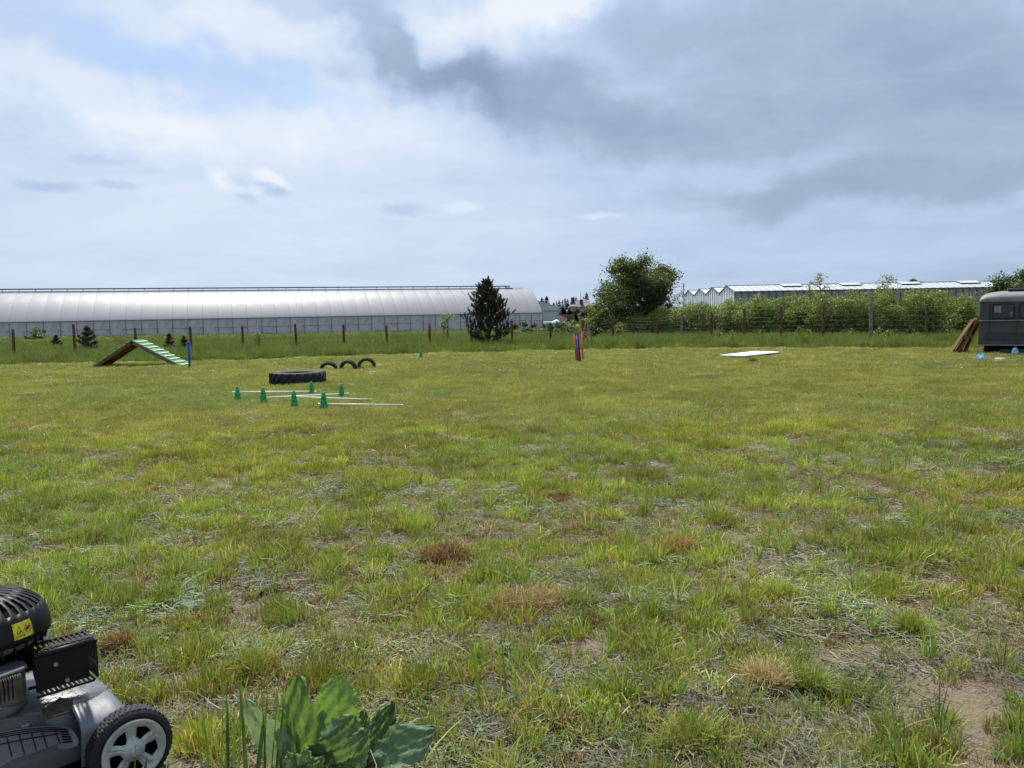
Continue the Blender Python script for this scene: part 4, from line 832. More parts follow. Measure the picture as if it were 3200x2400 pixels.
def crumple(name, label, cat, px, py, sx, sy, sz, mat, seed=0, n=14):
    p = ground(px, py); rs = np.random.default_rng(seed); ph = rs.random(12) * 6; b = MB()
    b.grid(lambda u, v: (sx * (u - .5) * (1 + .25 * math.sin(7 * v + ph[0])), sy * (v - .5) * (1 + .2 * math.sin(6 * u + ph[1])), .012 + sz * abs(math.sin(PI * u) * math.sin(PI * v)) ** .6 * (.65 + .35 * math.sin(9 * u + ph[2]) * math.sin(8 * v + ph[3])) + .12 * sz * math.sin(23 * u + 17 * v + ph[4])), n, n)
    o = b.build(name, mat, solid=.003); o.location = p + Vector((0, 0, .03)); tag(o, label, cat); return o
m_bagblue = pm('blue_bag_film', (.10, .34, .62), .3, .6, col2=(.35, .58, .78), scale=9, trans=.2); m_scrap = pm('white_scrap', (.75, .76, .72), .5, .4)
crumple('plastic_scrap', 'crumpled white plastic scrap right of the half tyres', 'scrap', 1188, 1148, .16, .10, .075, m_scrap, 3); crumple('straw_wisp', 'small heap of straw on the lawn below the white scrap', 'straw', 1167, 1168, .26, .14, .035, pm('straw_heap', (.36, .31, .17), .9), 5)

def white_board():
    z = .095; A_, B_, C_, D_ = (ground(*q, z) for q in ((2249, 1105.5), (2362, 1098.5), (2439, 1101.5), (2325, 1112)))
    c = (A_ + C_) / 2; T = thing('white_platform', 'flat white board platform lying on the lawn', 'platform', (c.x, c.y, 0)); top = [Vector((q.x - c.x, q.y - c.y, z)) for q in (A_, D_, C_, B_)]; top[0].z = .07; top[1].z = .085
    wm = pm('white_board_paint', (.80, .82, .84), .4, .5, col2=(.72, .75, .78), scale=2); n = 3
    for i in range(n):
        a, b_ = top[0].lerp(top[3], i / n + .004), top[0].lerp(top[3], (i + 1) / n - .004); a2, b2 = top[1].lerp(top[2], i / n + .004), top[1].lerp(top[2], (i + 1) / n - .004)
        dn = Vector((0, 0, -.025)); MB().add([a, a2, b2, b_, a + dn, a2 + dn, b2 + dn, b_ + dn], [(0, 1, 2, 3), (7, 6, 5, 4), (0, 4, 5, 1), (1, 5, 6, 2), (2, 6, 7, 3), (3, 7, 4, 0)]).build('panel', wm, T)
    dk = pm('platform_frame', (.03, .03, .032), .7)
    for a, b_ in ((0, 1), (1, 2), (2, 3), (3, 0)): s = Vector((0, 0, -.045)); k = .97; MB().bar(top[a] * k + s * 1.0, top[b_] * k + s, .04, .036).build('frame_bar', dk, T)
    for q in top: MB().box((q.x * .85, q.y * .85, q.z / 2 - .02), (.09, .09, max(.02, q.z - .03))).build('foot', dk, T)
    for t in np.linspace(0, 1, 6): q = top[0].lerp(top[2], float(t)); KEEP.append((c.x + q.x, c.y + q.y, .55))
    for t in np.linspace(0, 1, 4): q = top[1].lerp(top[3], float(t)); KEEP.append((c.x + q.x, c.y + q.y, .5))
white_board()
def log_tripod():
    Y = 32.6; c = at(1833, 1004, Y); T = thing('log_tripod', 'grey branches propped together like a tripod behind the weave poles', 'branches', (c.x, Y, 0)); ml = pm('bleached_log', (.27, .20, .125), .85, .15, col2=(.17, .12, .075), scale=9, bump=.4)
    for px, py, dy, r in ((1808, 1058, -.3, .045), (1816, 1062, .5, .05), (1848, 1060, -.4, .05), (1856, 1055, .6, .06), (1842, 1064, -.7, .045)):
        e = at(px, py, Y); e.z = -.05; a = Vector((e.x - c.x, dy, -.05)); b = Vector((0, 0, c.z + r)); k = b + (b - a) * .04; MB().tube([a, a.lerp(b, .5) + Vector((.02, .02, .02)), k], [r, r * .85, r * .6], 7).build('branch', ml, T)
log_tripod()

# ------------------------------------------------------------------ caravan, pallets, litter
m_body = pm('dark_grey_green_body', (.060, .058, .054), .6, .3, col2=(.046, .045, .042), scale=2.2, bump=.05); m_roofc = pm('caravan_roof_grey', (.165, .165, .165), .6, .35, col2=(.125, .125, .125), scale=2); m_rail = pm('caravan_rail', (.20, .20, .19), .5, .4); m_win = pm('dark_window', (.012, .013, .016), .12, .6); m_paper = pm('grey_paper', (.20, .215, .21), .7); m_blue = pm('blue_things_inside', (.02, .22, .50), .5); m_seal = pm('window_seal', (.010, .010, .011), .6)
def caravan():
    c = ground(3056, 1108); ang = math.radians(-31); T = thing('caravan_body', 'dark grey old caravan body standing at the right edge of the field', 'caravan', (c.x, c.y, 0), ang); L, D, zb, zg, zt = 4.6, 2.0, .27, 1.565, 1.87
    MB().box((L / 2, D / 2, (zb + .985) / 2), (L, D, .985 - zb)).build('lower_body', m_body, T, bevel=.02)
    MB().box((L / 2, D / 2 + .004, (.985 + zg) / 2), (L - .02, D - .008, zg - .985)).build('upper_body', m_body, T, bevel=.03)
    b = MB()
    def P(u, v):
        x = (u * 2 - 1); y = (v * 2 - 1); s = lambda q: math.copysign(1 - (1 - abs(q)) ** 1.9, q); xx, yy = s(x), s(y); rx = (1 - abs(xx) ** 9) ** .38; ry = (1 - abs(yy) ** 4.5) ** .42
        return (L / 2 + xx * L / 2 * 1.004, D / 2 + yy * D / 2 * 1.012, zg + (zt - zg) * min(rx, 1) * min(ry, 1))
    b.grid(P, 40, 24); b.build('roof', m_roofc, T, smooth=True)
    MB().bar((-.01, -.015, zg), (L, -.015, zg), .02, .025).build('gutter', m_rail, T)
    MB().bar((-.02, -.025, 1.0), (L + .02, -.025, 1.0), .05, .035).build('belt_rail', m_rail, T, bevel=.008)
    MB().bar((.0, -.012, zb + .02), (L, -.012, zb + .02), .03, .03).build('bottom_rail', m_rail, T)
    MB().box((1.6, D / 2 - .2, zt + .03), (1.8, 1.0, .07)).build('roof_hatch', m_body, T, bevel=.02)
    for x0 in (.33, 1.0, 1.67, 2.34, 3.01, 3.68):
        w = .57; f = MB().box((x0 + w / 2, -.004, 1.27), (w, .03, .44)); fo = f.build('window', m_seal, T, bevel=.05, seg=3)
        MB().box((x0 + w / 2, -.016, 1.27), (w - .07, .012, .37)).build('pane', m_win, fo, bevel=.035, seg=3)
        if x0 < .5:
            MB().box((x0 + .135, -.0245, 1.335), (.17, .004, .19)).build('paper', m_paper, fo); MB().box((x0 + .48, -.0245, 1.19), (.055, .004, .13)).build('blue_bottle', pm('teal', (.03, .25, .27), .5), fo, bevel=.001)
        elif x0 < 1.5: MB().box((x0 + .30, -.0245, 1.19), (.36, .004, .13)).build('blue_item', m_blue, fo)
    for x in (.27, .95, 1.62, 2.3, 3.0, 3.7): MB().bar((x, -.003, zb + .04), (x, -.003, .98), .012, .012, up=(1, 0, 0)).build('seam', m_seal, T)
    MB().bar((.27, -.004, 1.02), (.27, -.004, zg - .02), .012, .012, up=(1, 0, 0)).build('seam', m_seal, T)
    r = MB(); r.box((L / 2 + .05, -.006, .545), (L - .25, .02, .22)); r.build('recessed_panel', pm('lower_panel', (.035, .036, .038), .6), T, bevel=.006)
    for y in (.35, D - .35): MB().box((L / 2, y, .14), (L - .4, .14, .28)).build('skid_beam', M_black, T)
    MB().box((L / 2, .12, .2), (L - .3, .03, .2)).build('underbody_shade', M_dark, T)  # added dark sheet, paints the shade below the body
    for i in range(5): KEEP.append((c.x + (i + .6) * .8 * math.cos(ang) + .9 * .5, c.y + (i + .6) * .8 * math.sin(ang) + .9 * .85, .95))
    return T, ang, c
CT, cang, cpos = caravan()
m_pal = pm('pallet_wood', (.165, .10, .042), .8, .2, col2=(.10, .058, .024), scale=6, bump=.3)
def pallet(label, off, tilt, sc_=1.0):
    a = Vector((math.cos(cang), math.sin(cang), 0)); base = cpos + a * off; T = thing('pallet', label, 'pallet', (base.x, base.y, gz(base.x, base.y)), cang, 'pallets against the caravan'); T.rotation_euler = (0, -tilt, cang + .13)
    # local x: length up the slope, local y: width, local z: thickness
    L, W = 1.12 * sc_, .80
    for i in range(5): MB().box((L / 2, W * (i + .5) / 5 - .0, .133), (L, .13, .028)).build('deck_plank', m_pal, T)
    for x in (.05, L / 2, L - .05): MB().box((x, W / 2, .112), (.11, W, .02)).build('cross_plank', m_pal, T)
    for x in (.05, L / 2, L - .05):
        for y in (.06, W / 2, W - .06): MB().box((x, y, .061), (.11, .10, .078)).build('block', m_pal, T)
    for y in (.06, W / 2, W - .06): MB().box((L / 2, y, .011), (L, .11, .028)).build('bottom_plank', m_pal, T)
pallet('outer wooden pallet leaning towards the caravan end', -.56, math.radians(60)); pallet('inner wooden pallet leaning right against the caravan end', -.33, math.radians(68), 1.0)
crumple('plastic_bag', 'crumpled light blue plastic bag on the grass before the caravan', 'bag', 3068, 1127, .27, .24, .16, m_bagblue, 8, 16)
def litter():
    p = ground(3124, 1133); T = thing('white_tub', 'small white plastic tub lying on the grass right of the blue bag', 'tub', p, .1); MB().box((0, 0, .055), (.19, .13, .09)).build('tub', m_scrap, T, bevel=.02, seg=3); MB().box((0, 0, .104), (.20, .14, .012)).build('rim', m_scrap, T, bevel=.005)
    p = ground(3172, 1115); T = thing('water_bottle', 'large clear blue water bottle with blue cap in front of the caravan', 'bottle', p); mb_ = pm('bottle_plastic', (.16, .30, .46), .18, .6, col2=(.26, .4, .55), scale=12, trans=.35)
    MB().lathe([(0, .005), (.07, .005), (.08, .02), (.08, .07), (.076, .08), (.08, .09), (.08, .17), (.074, .20), (.05, .235), (.026, .25), (.024, .265)], 24).build('body', mb_, T, smooth=True)
    MB().lathe([(.0266, .252), (.028, .255), (.028, .285), (.02, .29), (0, .29)], 16).build('cap', pm('blue_cap', (.01, .02, .18), .4), T); MB().lathe([(.0815, .10), (.0815, .16)], 24).build('paper_label', pm('bottle_label', (.35, .5, .62), .5), T)
    p = ground(3186, 1112); T = thing('green_crate', 'dark green plastic crate standing behind the water bottle', 'crate', (p.x + .10, p.y + .45, p.z), .1); mc = pm('crate_green', (.012, .065, .05), .5, .4, trans=.1); w, d, h = .62, .36, .17
    for x, y, sx, sy in ((0, -d / 2, w, .014), (0, d / 2, w, .014), (-w / 2, 0, .014, d - .02), (w / 2, 0, .014, d - .02)):
        for k in range(4): MB().box((x, y, .02 + k * .043), (sx, sy, .032)).build('side_slat', mc, T)
    for x in (-w / 2, 0, w / 2): MB().box((x, -d / 2 - .012, h / 2), (.03, .012, h)).build('upright', mc, T)
    MB().box((0, 0, .008), (w, d, .012)).build('floor_panel', mc, T)
litter()

# ------------------------------------------------------------------ lawn mower
m_deck = pm('deck_grey', (.11, .125, .145), .40, .4, col2=(.095, .085, .07), scale=9, mix=(.45, .75), coat=.08, bump=.04); m_shroud = pm('engine_cover_black', (.004, .004, .005), .46, .22, col2=(.007, .007, .008), scale=18); m_rib = pm('grey_ribbed_plastic', (.105, .112, .135), .5, .4); m_flap = pm('flap_dark_plastic', (.062, .068, .082), .48, .45, col2=(.085, .088, .095), scale=14, bump=.08, bscale=70); m_rim = pm('rim_grey', (.40, .43, .43), .42, .45, metal=.15, col2=(.29, .31, .30), scale=16); m_cast = pm('cast_alloy', (.13, .125, .12), .5, .4, metal=.4, col2=(.07, .068, .066), scale=25, bump=.15); m_yel = pm('yellow_sticker', (.62, .56, .012), .45, .4); m_blk = pm('print_black', (.01, .01, .01), .5); m_red = pm('print_red', (.45, .05, .02), .5); m_dirt = pm('caked_clippings', (.075, .062, .045), .95, .1, col2=(.04, .033, .024), scale=40, bump=.8, bscale=90); m_tank = pm('fuel_tank', (.6, .68, .74), .25, .6)
def mower():
    w0 = at(418, 2344, 2.502); ang = math.radians(45); T = thing('lawn_mower', 'grey and black petrol lawn mower at the lower left corner', 'lawn mower', (w0.x, w0.y, 0), ang); MI = (Matrix.Translation((w0.x, w0.y, 0)) @ Matrix.Rotation(ang, 4, 'Z')).inverted()
    def zl(x, y, P, n):   # a point of the wheel-side zoom picture, on a plane given in the mower's own axes
        px, py = x / 2.676, 1780 + y / 2.676; Mw = MI.inverted(); Pw = Mw @ Vector(P); nw = (Mw.to_3x3() @ Vector(n)); return MI @ plane(px, py, Pw, nw)
    # --- wheels
    R = .1285; w = .066; n = 176
    tp = [(.112, 0.004), (.118, 0.0), (.130, .001), (.1365, .006)] + [(.1395, .010 + .0085 * i) for i in range(7)] + [(.1365, .066), (.128, .070), (.112, .071), (.108, .05), (.108, .02), (.112, .004)]
    tp = [(a_ * .8955, b_ * .92) for a_, b_ in tp]
    tv = MB(); tv.lathe(tp, n, 'Y'); V = tv.v
    for i in range(len(tp)):
        if 4 <= i <= 10:
            for j in range(n):
                row = (i - 4); on = ((j + (2 if row in (2, 3) else 0)) % 4) != 0 and row not in ((1, ) if j % 8 < 0 else ()); k = (R if on else .1252) / tp[i][0]; x, y, z = V[i * n + j]; V[i * n + j] = (x * k, y, z * k)
    tyre = tv.mesh('tyre', M_rubber, False)
    rim = MB(); ns = 5; rad = [.012, .022, .030, .036, .040, .048, .058, .068, .078, .085, .0885, .092, .100, .108, .1105]; cols_ = 9
    def zo(r): return -.012 * math.exp(-(r / .024) ** 2) + .010 * math.exp(-((r - .055) / .03) ** 2) - .004 * (r > .098)
    for s in range(ns):
        for side in (0, 1):
            g = []
            for r in rad:
                tt = np.clip((r - .036) / (.0885 - .036), 0, 1); hw = (.0125 + .16 * (r - .036)) / r
                if r <= .036 or r >= .0885: lim = PI / ns
                else:
                    e = min(tt, 1 - tt); lim = min(PI / ns, hw + (PI / ns - hw) * max(0, 1 - e / .11) ** 2.5)
                g.append([(r, (2 * PI * s / ns) + (1 if side else -1) * lim * c / cols_, c / cols_) for c in range(cols_ + 1)])
            vs = []
            for row in g:
                for r, a, c in row: vs.append((r * math.cos(a + .35), zo(r) + (.004 * (c < .12) if .03 < r < .1 else 0) + .006 * c * (.036 < r < .0885), r * math.sin(a + .35)))
            fs = []
            for i in range(len(rad) - 1):
                for c in range(cols_): q = (i * (cols_ + 1) + c, i * (cols_ + 1) + c + 1, (i + 1) * (cols_ + 1) + c + 1, (i + 1) * (cols_ + 1) + c); fs.append(q if side else q[::-1])
            rim.add(vs, fs)
    rm = rim.mesh('rim', m_rim, True); bmm = bmesh.new(); bmm.from_mesh(rm); bmesh.ops.remove_doubles(bmm, verts=bmm.verts, dist=1e-5); bmesh.ops.recalc_face_normals(bmm, faces=bmm.faces); bmm.to_mesh(rm); bmm.free()
    hub = MB().lathe([(0, -.020), (.012, -.020), (.017, -.016), (.018, -.006)], 24, 'Y').mesh('hub_cap', m_rim, True); back = MB().lathe([(0, .045), (.11, .045)], 32, 'Y').mesh('wheel_back', M_dark)
    for a_, b_, fl in ((0, 0, 1), (-.66, 0, 1), (-.10, .47, -1), (-.66, .57, -1)):
        wo = link('wheel', None, T, (a_, b_, R)); wo.scale = (1, fl, 1); wo.empty_display_size = .1; link('tyre', tyre, wo); ro = link('rim', rm, wo); ro.scale = (.8955, 1, .8955); md = ro.modifiers.new('s', 'SOLIDIFY'); md.thickness = .012; md.offset = 0; link('hub_cap', hub, wo); q_ = link('wheel_back', back, wo); q_.scale = (.89, 1, .89)
    # --- deck
    def deck(u, v):
        th = 2 * PI * v; c, s = math.cos(th), math.sin(th); e = 3.2; rr_ = (abs(c) ** e + abs(s) ** e) ** (-1 / e); A = -.31 + .40 * rr_ * c * u ** .8; B = .315 + .215 * rr_ * s * u ** .8
        k = u ** .8; z = .315 - .055 * k ** 3 - .15 * max(0, (k - .80) / .2) ** 1.6; z += .035 * math.exp(-(((A + .36) / .13) ** 2 + ((B - .29) / .12) ** 2)); z += .03 * math.exp(-(((A + .02) / .10) ** 2 + ((B - .07) / .06) ** 2)) * (k < .99)
        z -= .05 * math.exp(-(((A - .06) / .07) ** 2)) ; return (A, B, z)
    MB().grid(deck, 22, 72).build('deck', m_deck, T, smooth=True, solid=.004)
    MB().lathe([(.10, 0), (.10, .03)], 8).v
    def arch(u, v):
        A = -.135 + .17 * u; top = .276 - .022 * u - .10 * max(0, u - .72) ** 1.5 * 4; k = min(v / .55, 1); B = .20 - .148 * k; z = top - .045 * k ** 2.2
        return (A, B + .02 * max(0, (v - .55) / .45), z - .13 * max(0, (v - .55) / .45))
    MB().grid(arch, 16, 16).build('wheel_arch', m_deck, T, smooth=True, solid=.006)
    MB().box((-.33, .32, .13), (.58, .36, .16)).build('deck_shade_box', M_dark, T)  # black box stands for the shadow under deck and flap
    b = MB(); pts = [zl(x, y, (0, 0, .302), (0, 0, 1)) for x, y in ((355, 1215), (500, 1110), (612, 1120), (612, 1200), (560, 1240), (400, 1285))]; b.add(pts, [tuple(range(6))]); o = b.build('deck_mesh_plate', m_dirt, T, solid=.004); o.location.z = .012
    V_, F_q, C_, n_ = [], [], [], 0
    for _ in range(260):      # clippings stuck to the deck
        p_ = Vector(deck(.30 + .62 * random.random(), .52 + .46 * random.random())); a_ = random.random() * 2 * PI; l_ = .006 + .02 * random.random(); d_ = Vector((math.cos(a_), math.sin(a_), -.1)) * l_; w_ = Vector((-math.sin(a_), math.cos(a_), 0)) * .0011; p_ += Vector((0, 0, .003)); c_ = CLIP[random.randrange(len(CLIP))] * .6
        for q_ in (p_ - d_ - w_, p_ - d_ + w_, p_ + d_ + w_, p_ + d_ - w_): V_.append(tuple(q_)); C_.append(tuple(c_))
        F_q.append((n_, n_ + 1, n_ + 2, n_ + 3)); n_ += 4
    kind(link('stuck_clippings', np_mesh('stuck_clippings', V_, F_q, MLEAF, np.array(C_)), T), 'stuff')
    # --- engine
    cA, cB = -.335, .292
    E_ = link('engine_cover', None, T, (cA, cB, 0)); E_.empty_display_size = .1
    prof = [(.182, .522), (.1965, .528), (.196, .548), (.191, .575), (.183, .598), (.172, .614), (.150, .632), (.124, .646), (.096, .656), (.055, .663), (.001, .666)]
    MB().lathe(prof, 144, skip=lambda i, j: i in (5, 6) and j % 4 in (1, 2) or (i == 8 and j % 6 in (1, 2, 3))).build('cover_shell', m_shroud, E_, smooth=True, solid=.004)
    MB().lathe([(.18, .525), (.176, .565), (.155, .602), (.12, .632), (.0, .650)], 48).build('dark_cover_core', M_dark, E_)  # black filler painting the unlit space behind the slots
    RZ = sorted((z_, r_) for r_, z_ in prof[1:7])
    MB().lathe([(.10, .492), (.150, .494), (.172, .505), (.178, .518), (.176, .532), (.15, .54)], 72).build('ribbed_housing', m_rib, E_, smooth=True)
    gm = MB().box((.169, 0, .514), (.028, .0035, .036)).mesh('housing_rib', m_shroud)
    for i in range(30): o = link('housing_rib', gm, E_); o.rotation_euler = (0, 0, 2 * PI * i / 30)
    MB().lathe([(.02, .42), (.10, .42), (.10, .50), (.02, .50)], 32).build('flywheel_hub', M_dark, E_)
    MB().box((.02, .02, .44), (.22, .2, .09)).build('fan_base', M_dark, E_, bevel=.01)
    # warning sticker, wrapped on the near face of the cover
    import cmath
    def onc(s, z, lift=0.0):    # s: metres along the near face, positive to the front
        a = -PI / 2 + .42 + s / .193; rq = float(np.interp(z, [q[0] for q in RZ], [q[1] for q in RZ])) + .0012 + lift; return (cA + rq * math.cos(a), cB + rq * math.sin(a), z)
    def patch(nm, mat, pts, lift, par, n=8):
        b = MB(); cx = sum(p[0] for p in pts) / len(pts); b.add([onc(s, z, lift) for s, z in pts], [tuple(range(len(pts)))]); return b.build(nm, mat, par, solid=0)
    b = MB(); b.grid(lambda u, v: onc(-.031 + .062 * u, .547 + .047 * v, .0012), 8, 3); st = b.build('warning_label', m_yel, T)
    def line(nm, mat, a, c, wd=.0016, lf=.0022):
        (s0, z0), (s1, z1) = a, c; d = Vector((s1 - s0, z1 - z0)).normalized(); q = Vector((-d.y, d.x)) * wd / 2; MB().add([onc(s0 + q.x, z0 + q.y, lf), onc(s0 - q.x, z0 - q.y, lf), onc(s1 - q.x, z1 - q.y, lf), onc(s1 + q.x, z1 + q.y, lf)], [(0, 1, 2, 3)]).build(nm, mat, st)
    tri = [(-.025, 0.553), (-.001, 0.553), (-.013, 0.584)]
    for i in range(3): line('symbol_line', m_blk, tri[i], tri[(i + 1) % 3])
    line('symbol_line', m_blk, (-.018, 0.562), (-.008, 0.569), .004); line('symbol_line', m_blk, (-.018, 0.557), (-.007, 0.557), .002)
    for a, c in (((-.029, 0.549), (.029, 0.549)), ((.029, 0.549), (.029, 0.592)), ((.029, 0.592), (-.029, 0.592)), ((-.029, 0.592), (-.029, 0.549)), ((.001, 0.549), (.001, 0.592))): line('border_line', m_blk, a, c, .0009)
    for i in range(14): a0, a1 = 2 * PI * i / 14, 2 * PI * (i + 1) / 14; line('ring_line', m_red, (.0155 + .011 * math.cos(a0), 0.572 + .013 * math.sin(a0)), (.0155 + .011 * math.cos(a1), 0.572 + .013 * math.sin(a1)), .0018)
    line('hand_symbol', m_blk, (.008, 0.568), (.022, 0.576), .007); line('slash_line', m_red, (.008, 0.582), (.023, 0.563), .0018, .0026)
    # --- muffler guard
    a0, a1, b0, b1, z0, z1 = -.236, -.060, .100, .192, .352, .487; G = link('muffler_guard', None, T); G.empty_display_size = .1
    MB().box(((a0 + a1) / 2 - .012, b0 + .004, (z0 + z1) / 2 + .006), (a1 - a0 - .024, .006, z1 - z0 - .02)).build('front_plate', m_shroud, G, bevel=.002)
    MB().tube([(a0, b0 + .007, z1 - .006), (a1 - .004, b0 + .007, z1 - .006)], .009, 10).build('top_edge', m_shroud, G, smooth=True)
    MB().bar((a0, b1, z1), (a1, b1, z1), .008, .008).build('back_edge', m_shroud, G); MB().bar((a0, b0 + .003, z0 + .001), (a1 - .01, b0 + .003, z0 + .001), .006, .006).build('bottom_edge', m_shroud, G)
    for i in range(11): x = a0 + .012 + i * (a1 - a0 - .02) / 10; MB().bar((x, b0 + .016, z1), (x, b1 - .004, z1), .006, .006).build('top_bar', m_shroud, G)
    MB().bar((a0, b0 + .035, z1 + .0005), (a1, b0 + .035, z1 + .0005), .022, .004).build('top_strip', m_shroud, G)
    for i in range(7): y = b0 + .004 + i * (b1 - b0 - .006) / 6; MB().bar((a1, y, z0 + .012), (a1, y, z1 - .004), .005, .005, up=(0, 1, 0)).build('end_bar', m_shroud, G)
    for z in (z0 + .012, z0 + .055, z1 - .006): MB().bar((a1, b0, z), (a1, b1, z), .006, .006).build('end_rail', m_shroud, G)
    for i in range(12): x = a0 + .02 + i * .0135; MB().bar((x, b0 + .008, z0 + .001), (x, b1 - .006, z0 + .001), .006, .005).build('bottom_bar', m_shroud, G)
    MB().bar((a0, b1, z0), (a1, b1, z0), .008, .008).build('back_edge', m_shroud, G)
    MB().tube([(a0 + .015, (b0 + b1) / 2 + .008, .415), (a1 - .05, (b0 + b1) / 2 + .008, .415)], .040, 16).build('muffler', pm('muffler_steel', (.10, .085, .07), .6, .4, metal=.5), G)
    for x, y in ((462, 790), (560, 920)): q = zl(x, y, (0, b0 - .001, 0), (0, 1, 0)); MB().tube([q + Vector((0, .002, 0)), q + Vector((0, -.006, 0))], .0068, 6).build('bolt', M_steel, G)
    # --- block, carburettor side, tank
    MB().box((-.345, .225, .39), (.19, .17, .12)).build('engine_block', m_cast, T, bevel=.012)
    fin = MB().box((0, 0, 0), (.006, .012, .085)).mesh('cooling_fin', m_cast)
    for i in range(13): link('cooling_fin', fin, T, (-.425 + i * .0115, .133, .40))
    MB().lathe([(.0, .0), (.135, .0), (.14, .02), (.12, .05), (.10, .06)], 32).build('engine_base', m_cast, T, smooth=True).location = (-.36, .26, .30)
    bt = MB().tube([(0, 0, 0), (0, 0, .012)], .011, 6).mesh('base_bolt', M_steel)
    for i in range(6): a = -PI / 2 + (i - 2.5) * .55; link('base_bolt', bt, T, (-.36 + .118 * math.cos(a), .26 + .118 * math.sin(a), .33))
    MB().box((-.315, .105, .466), (.11, .05, .012)).build('control_bracket', m_cast, T, bevel=.003); MB().tube([(-.40, .078, .455), (-.27, .078, .468)], .006, 8).build('throttle_rod', M_steel, T)
    sp = MB(); pts = [(-.36 + .0009 * i, .082 + .006 * math.cos(i * .9), .447 + .006 * math.sin(i * .9)) for i in range(90)]; sp.tube(pts, .0016, 4); sp.build('governor_spring', M_steel, T)
    MB().box((-.375, .09, .43), (.04, .03, .05)).build('carburettor', m_cast, T, bevel=.005); MB().tube([(-.42, .075, .45), (-.39, .075, .45)], .012, 10).build('primer_bulb', m_yel, T)
    MB().box((-.175, .36, .475), (.08, .12, .07)).build('fuel_tank', m_tank, T, bevel=.02, seg=3); MB().tube([(-.175, .36, .505), (-.175, .36, .522)], .022, 14).build('tank_cap', m_shroud, T)
    # --- side discharge flap
    Pn, Nn = (-.2, .10, .262), (0, -1, 1.0); O = [(-160, 1420), (0, 1352), (150, 1325), (300, 1308), (430, 1300), (540, 1306), (600, 1335), (640, 1385), (662, 1440), (650, 1472), (600, 1494), (490, 1506), (478, 1462), (300, 1525), (100, 1592), (60, 1625), (0, 1655), (-160, 1720)]
    pts = [zl(x, y, Pn, Nn) for x, y in O]; nv = Vector((0, -1, 1)).normalized(); fb = MB(); k = len(pts); fb.add(pts + [p - nv * .006 for p in pts], [tuple(range(k))] + [tuple(range(2 * k - 1, k - 1, -1))] + [(i, i + k, (i + 1) % k + k, (i + 1) % k) for i in range(k)]); fl = fb.build('discharge_flap', m_flap, T, bevel=.0015, seg=1)
    def rl(pp, wd=.0035, nm='flap_rib', mat=m_shroud):
        q = [zl(x, y, Pn, Nn) + nv * .0015 for x, y in pp]; MB().tube(q, wd / 2, 5).build(nm, mat, fl)
    for d_ in (22, 38, 54): rl([(-100, 1398 + d_), (0, 1350 + d_), (200, 1318 + d_), (380, 1303 + d_ * .96), (510, 1308 + d_ * .8)], .0028)
    rl([(-100, 1500), (0, 1462), (250, 1412), (500, 1372)]);
    for x, y0, y1 in ((-60, 1420, 1600), (55, 1402, 1565), (160, 1382, 1545), (260, 1362, 1515), (350, 1352, 1490), (460, 1345, 1462)): rl([(x, y0), (x + 45, y1)])
    for i in range(6): rl([(505 - 2 * i + 6 * i, 1334 + 22 * i), (565 + 8 * i, 1338 + 20 * i)], .005, 'flap_slot', M_dark)
    q = [zl(x, y, (0, .118, 0), (0, 1, 0)) for x, y in ((-120, 1275), (365, 1205), (400, 1300), (-120, 1390))]; hb = MB(); hb.add(q + [p + Vector((0, .03, 0)) for p in q], [(0, 1, 2, 3), (7, 6, 5, 4), (0, 4, 5, 1), (1, 5, 6, 2), (2, 6, 7, 3), (3, 7, 4, 0)]); hb.build('flap_hinge_block', m_flap, T, bevel=.003)
    q = zl(210, 1308, (0, .115, 0), (0, 1, 0)); MB().box(q, (.022, .006, .010)).build('hinge_clip', M_steel, T, bevel=.001)
    # --- handle at the rear, out of the picture
    hd = MB(); hd.tube([(-.60, .06, .25), (-.95, .06, .60), (-1.45, .08, .98), (-1.5, .12, 1.0), (-1.5, .46, 1.0), (-1.45, .50, .98), (-.95, .52, .60), (-.60, .52, .25)], .013, 10); hd.build('handle', M_black, T, smooth=True)
    MB().box((-.78, .29, .36), (.30, .38, .26)).build('grass_box', M_black, T, bevel=.04, seg=3)
mower()
KEEP += [(-1.40, 2.50, .33), (-1.75, 2.35, .40), (-1.55, 2.75, .25)]

# ------------------------------------------------------------------ broad-leaved plant in front
def leaf_mat():
    m = bpy.data.materials.new('broad_leaf'); m.use_nodes = True; t = m.node_tree; b = t.nodes['Principled BSDF']
    a = nd(t, 'ShaderNodeAttribute', attribute_name='Col'); tc = nd(t, 'ShaderNodeTexCoord'); n = noise(t, tc.outputs['Object'], 26, 5, .6); n2 = noise(t, tc.outputs['Object'], 110, 3, .6)
    c = mixc(t, mt(t, 'MULTIPLY', sstep(t, n.outputs['Fac'], .35, .7), .45), a.outputs['Color'], mixc(t, 1.0, a.outputs['Color'], (.62, .72, .8), 'MULTIPLY'))
    t.links.new(c, b.inputs['Base Color']); b.inputs['Roughness'].default_value = .68; b.inputs['Specular IOR Level'].default_value = .2
    bp = nd(t, 'ShaderNodeBump'); bp.inputs['Strength'].default_value = .35; bp.inputs['Distance'].default_value = .006; t.links.new(mt(t, 'ADD', n.outputs['Fac'], mt(t, 'MULTIPLY', n2.outputs['Fac'], .4)), bp.inputs['Height']); t.links.new(bp.outputs[0], b.inputs['Normal'])
    tr = nd(t, 'ShaderNodeBsdfTranslucent'); t.links.new(mixc(t, 1.0, c, (1.25, 1.3, .6), 'MULTIPLY'), tr.inputs[0]); mx = nd(t, 'ShaderNodeMixShader'); mx.inputs[0].default_value = .33
    t.links.new(b.outputs[0], mx.inputs[1]); t.links.new(tr.outputs[0], mx.inputs[2]); t.links.new(mx.outputs[0], t.nodes['Material Output'].inputs[0]); return m
M_broad = leaf_mat()
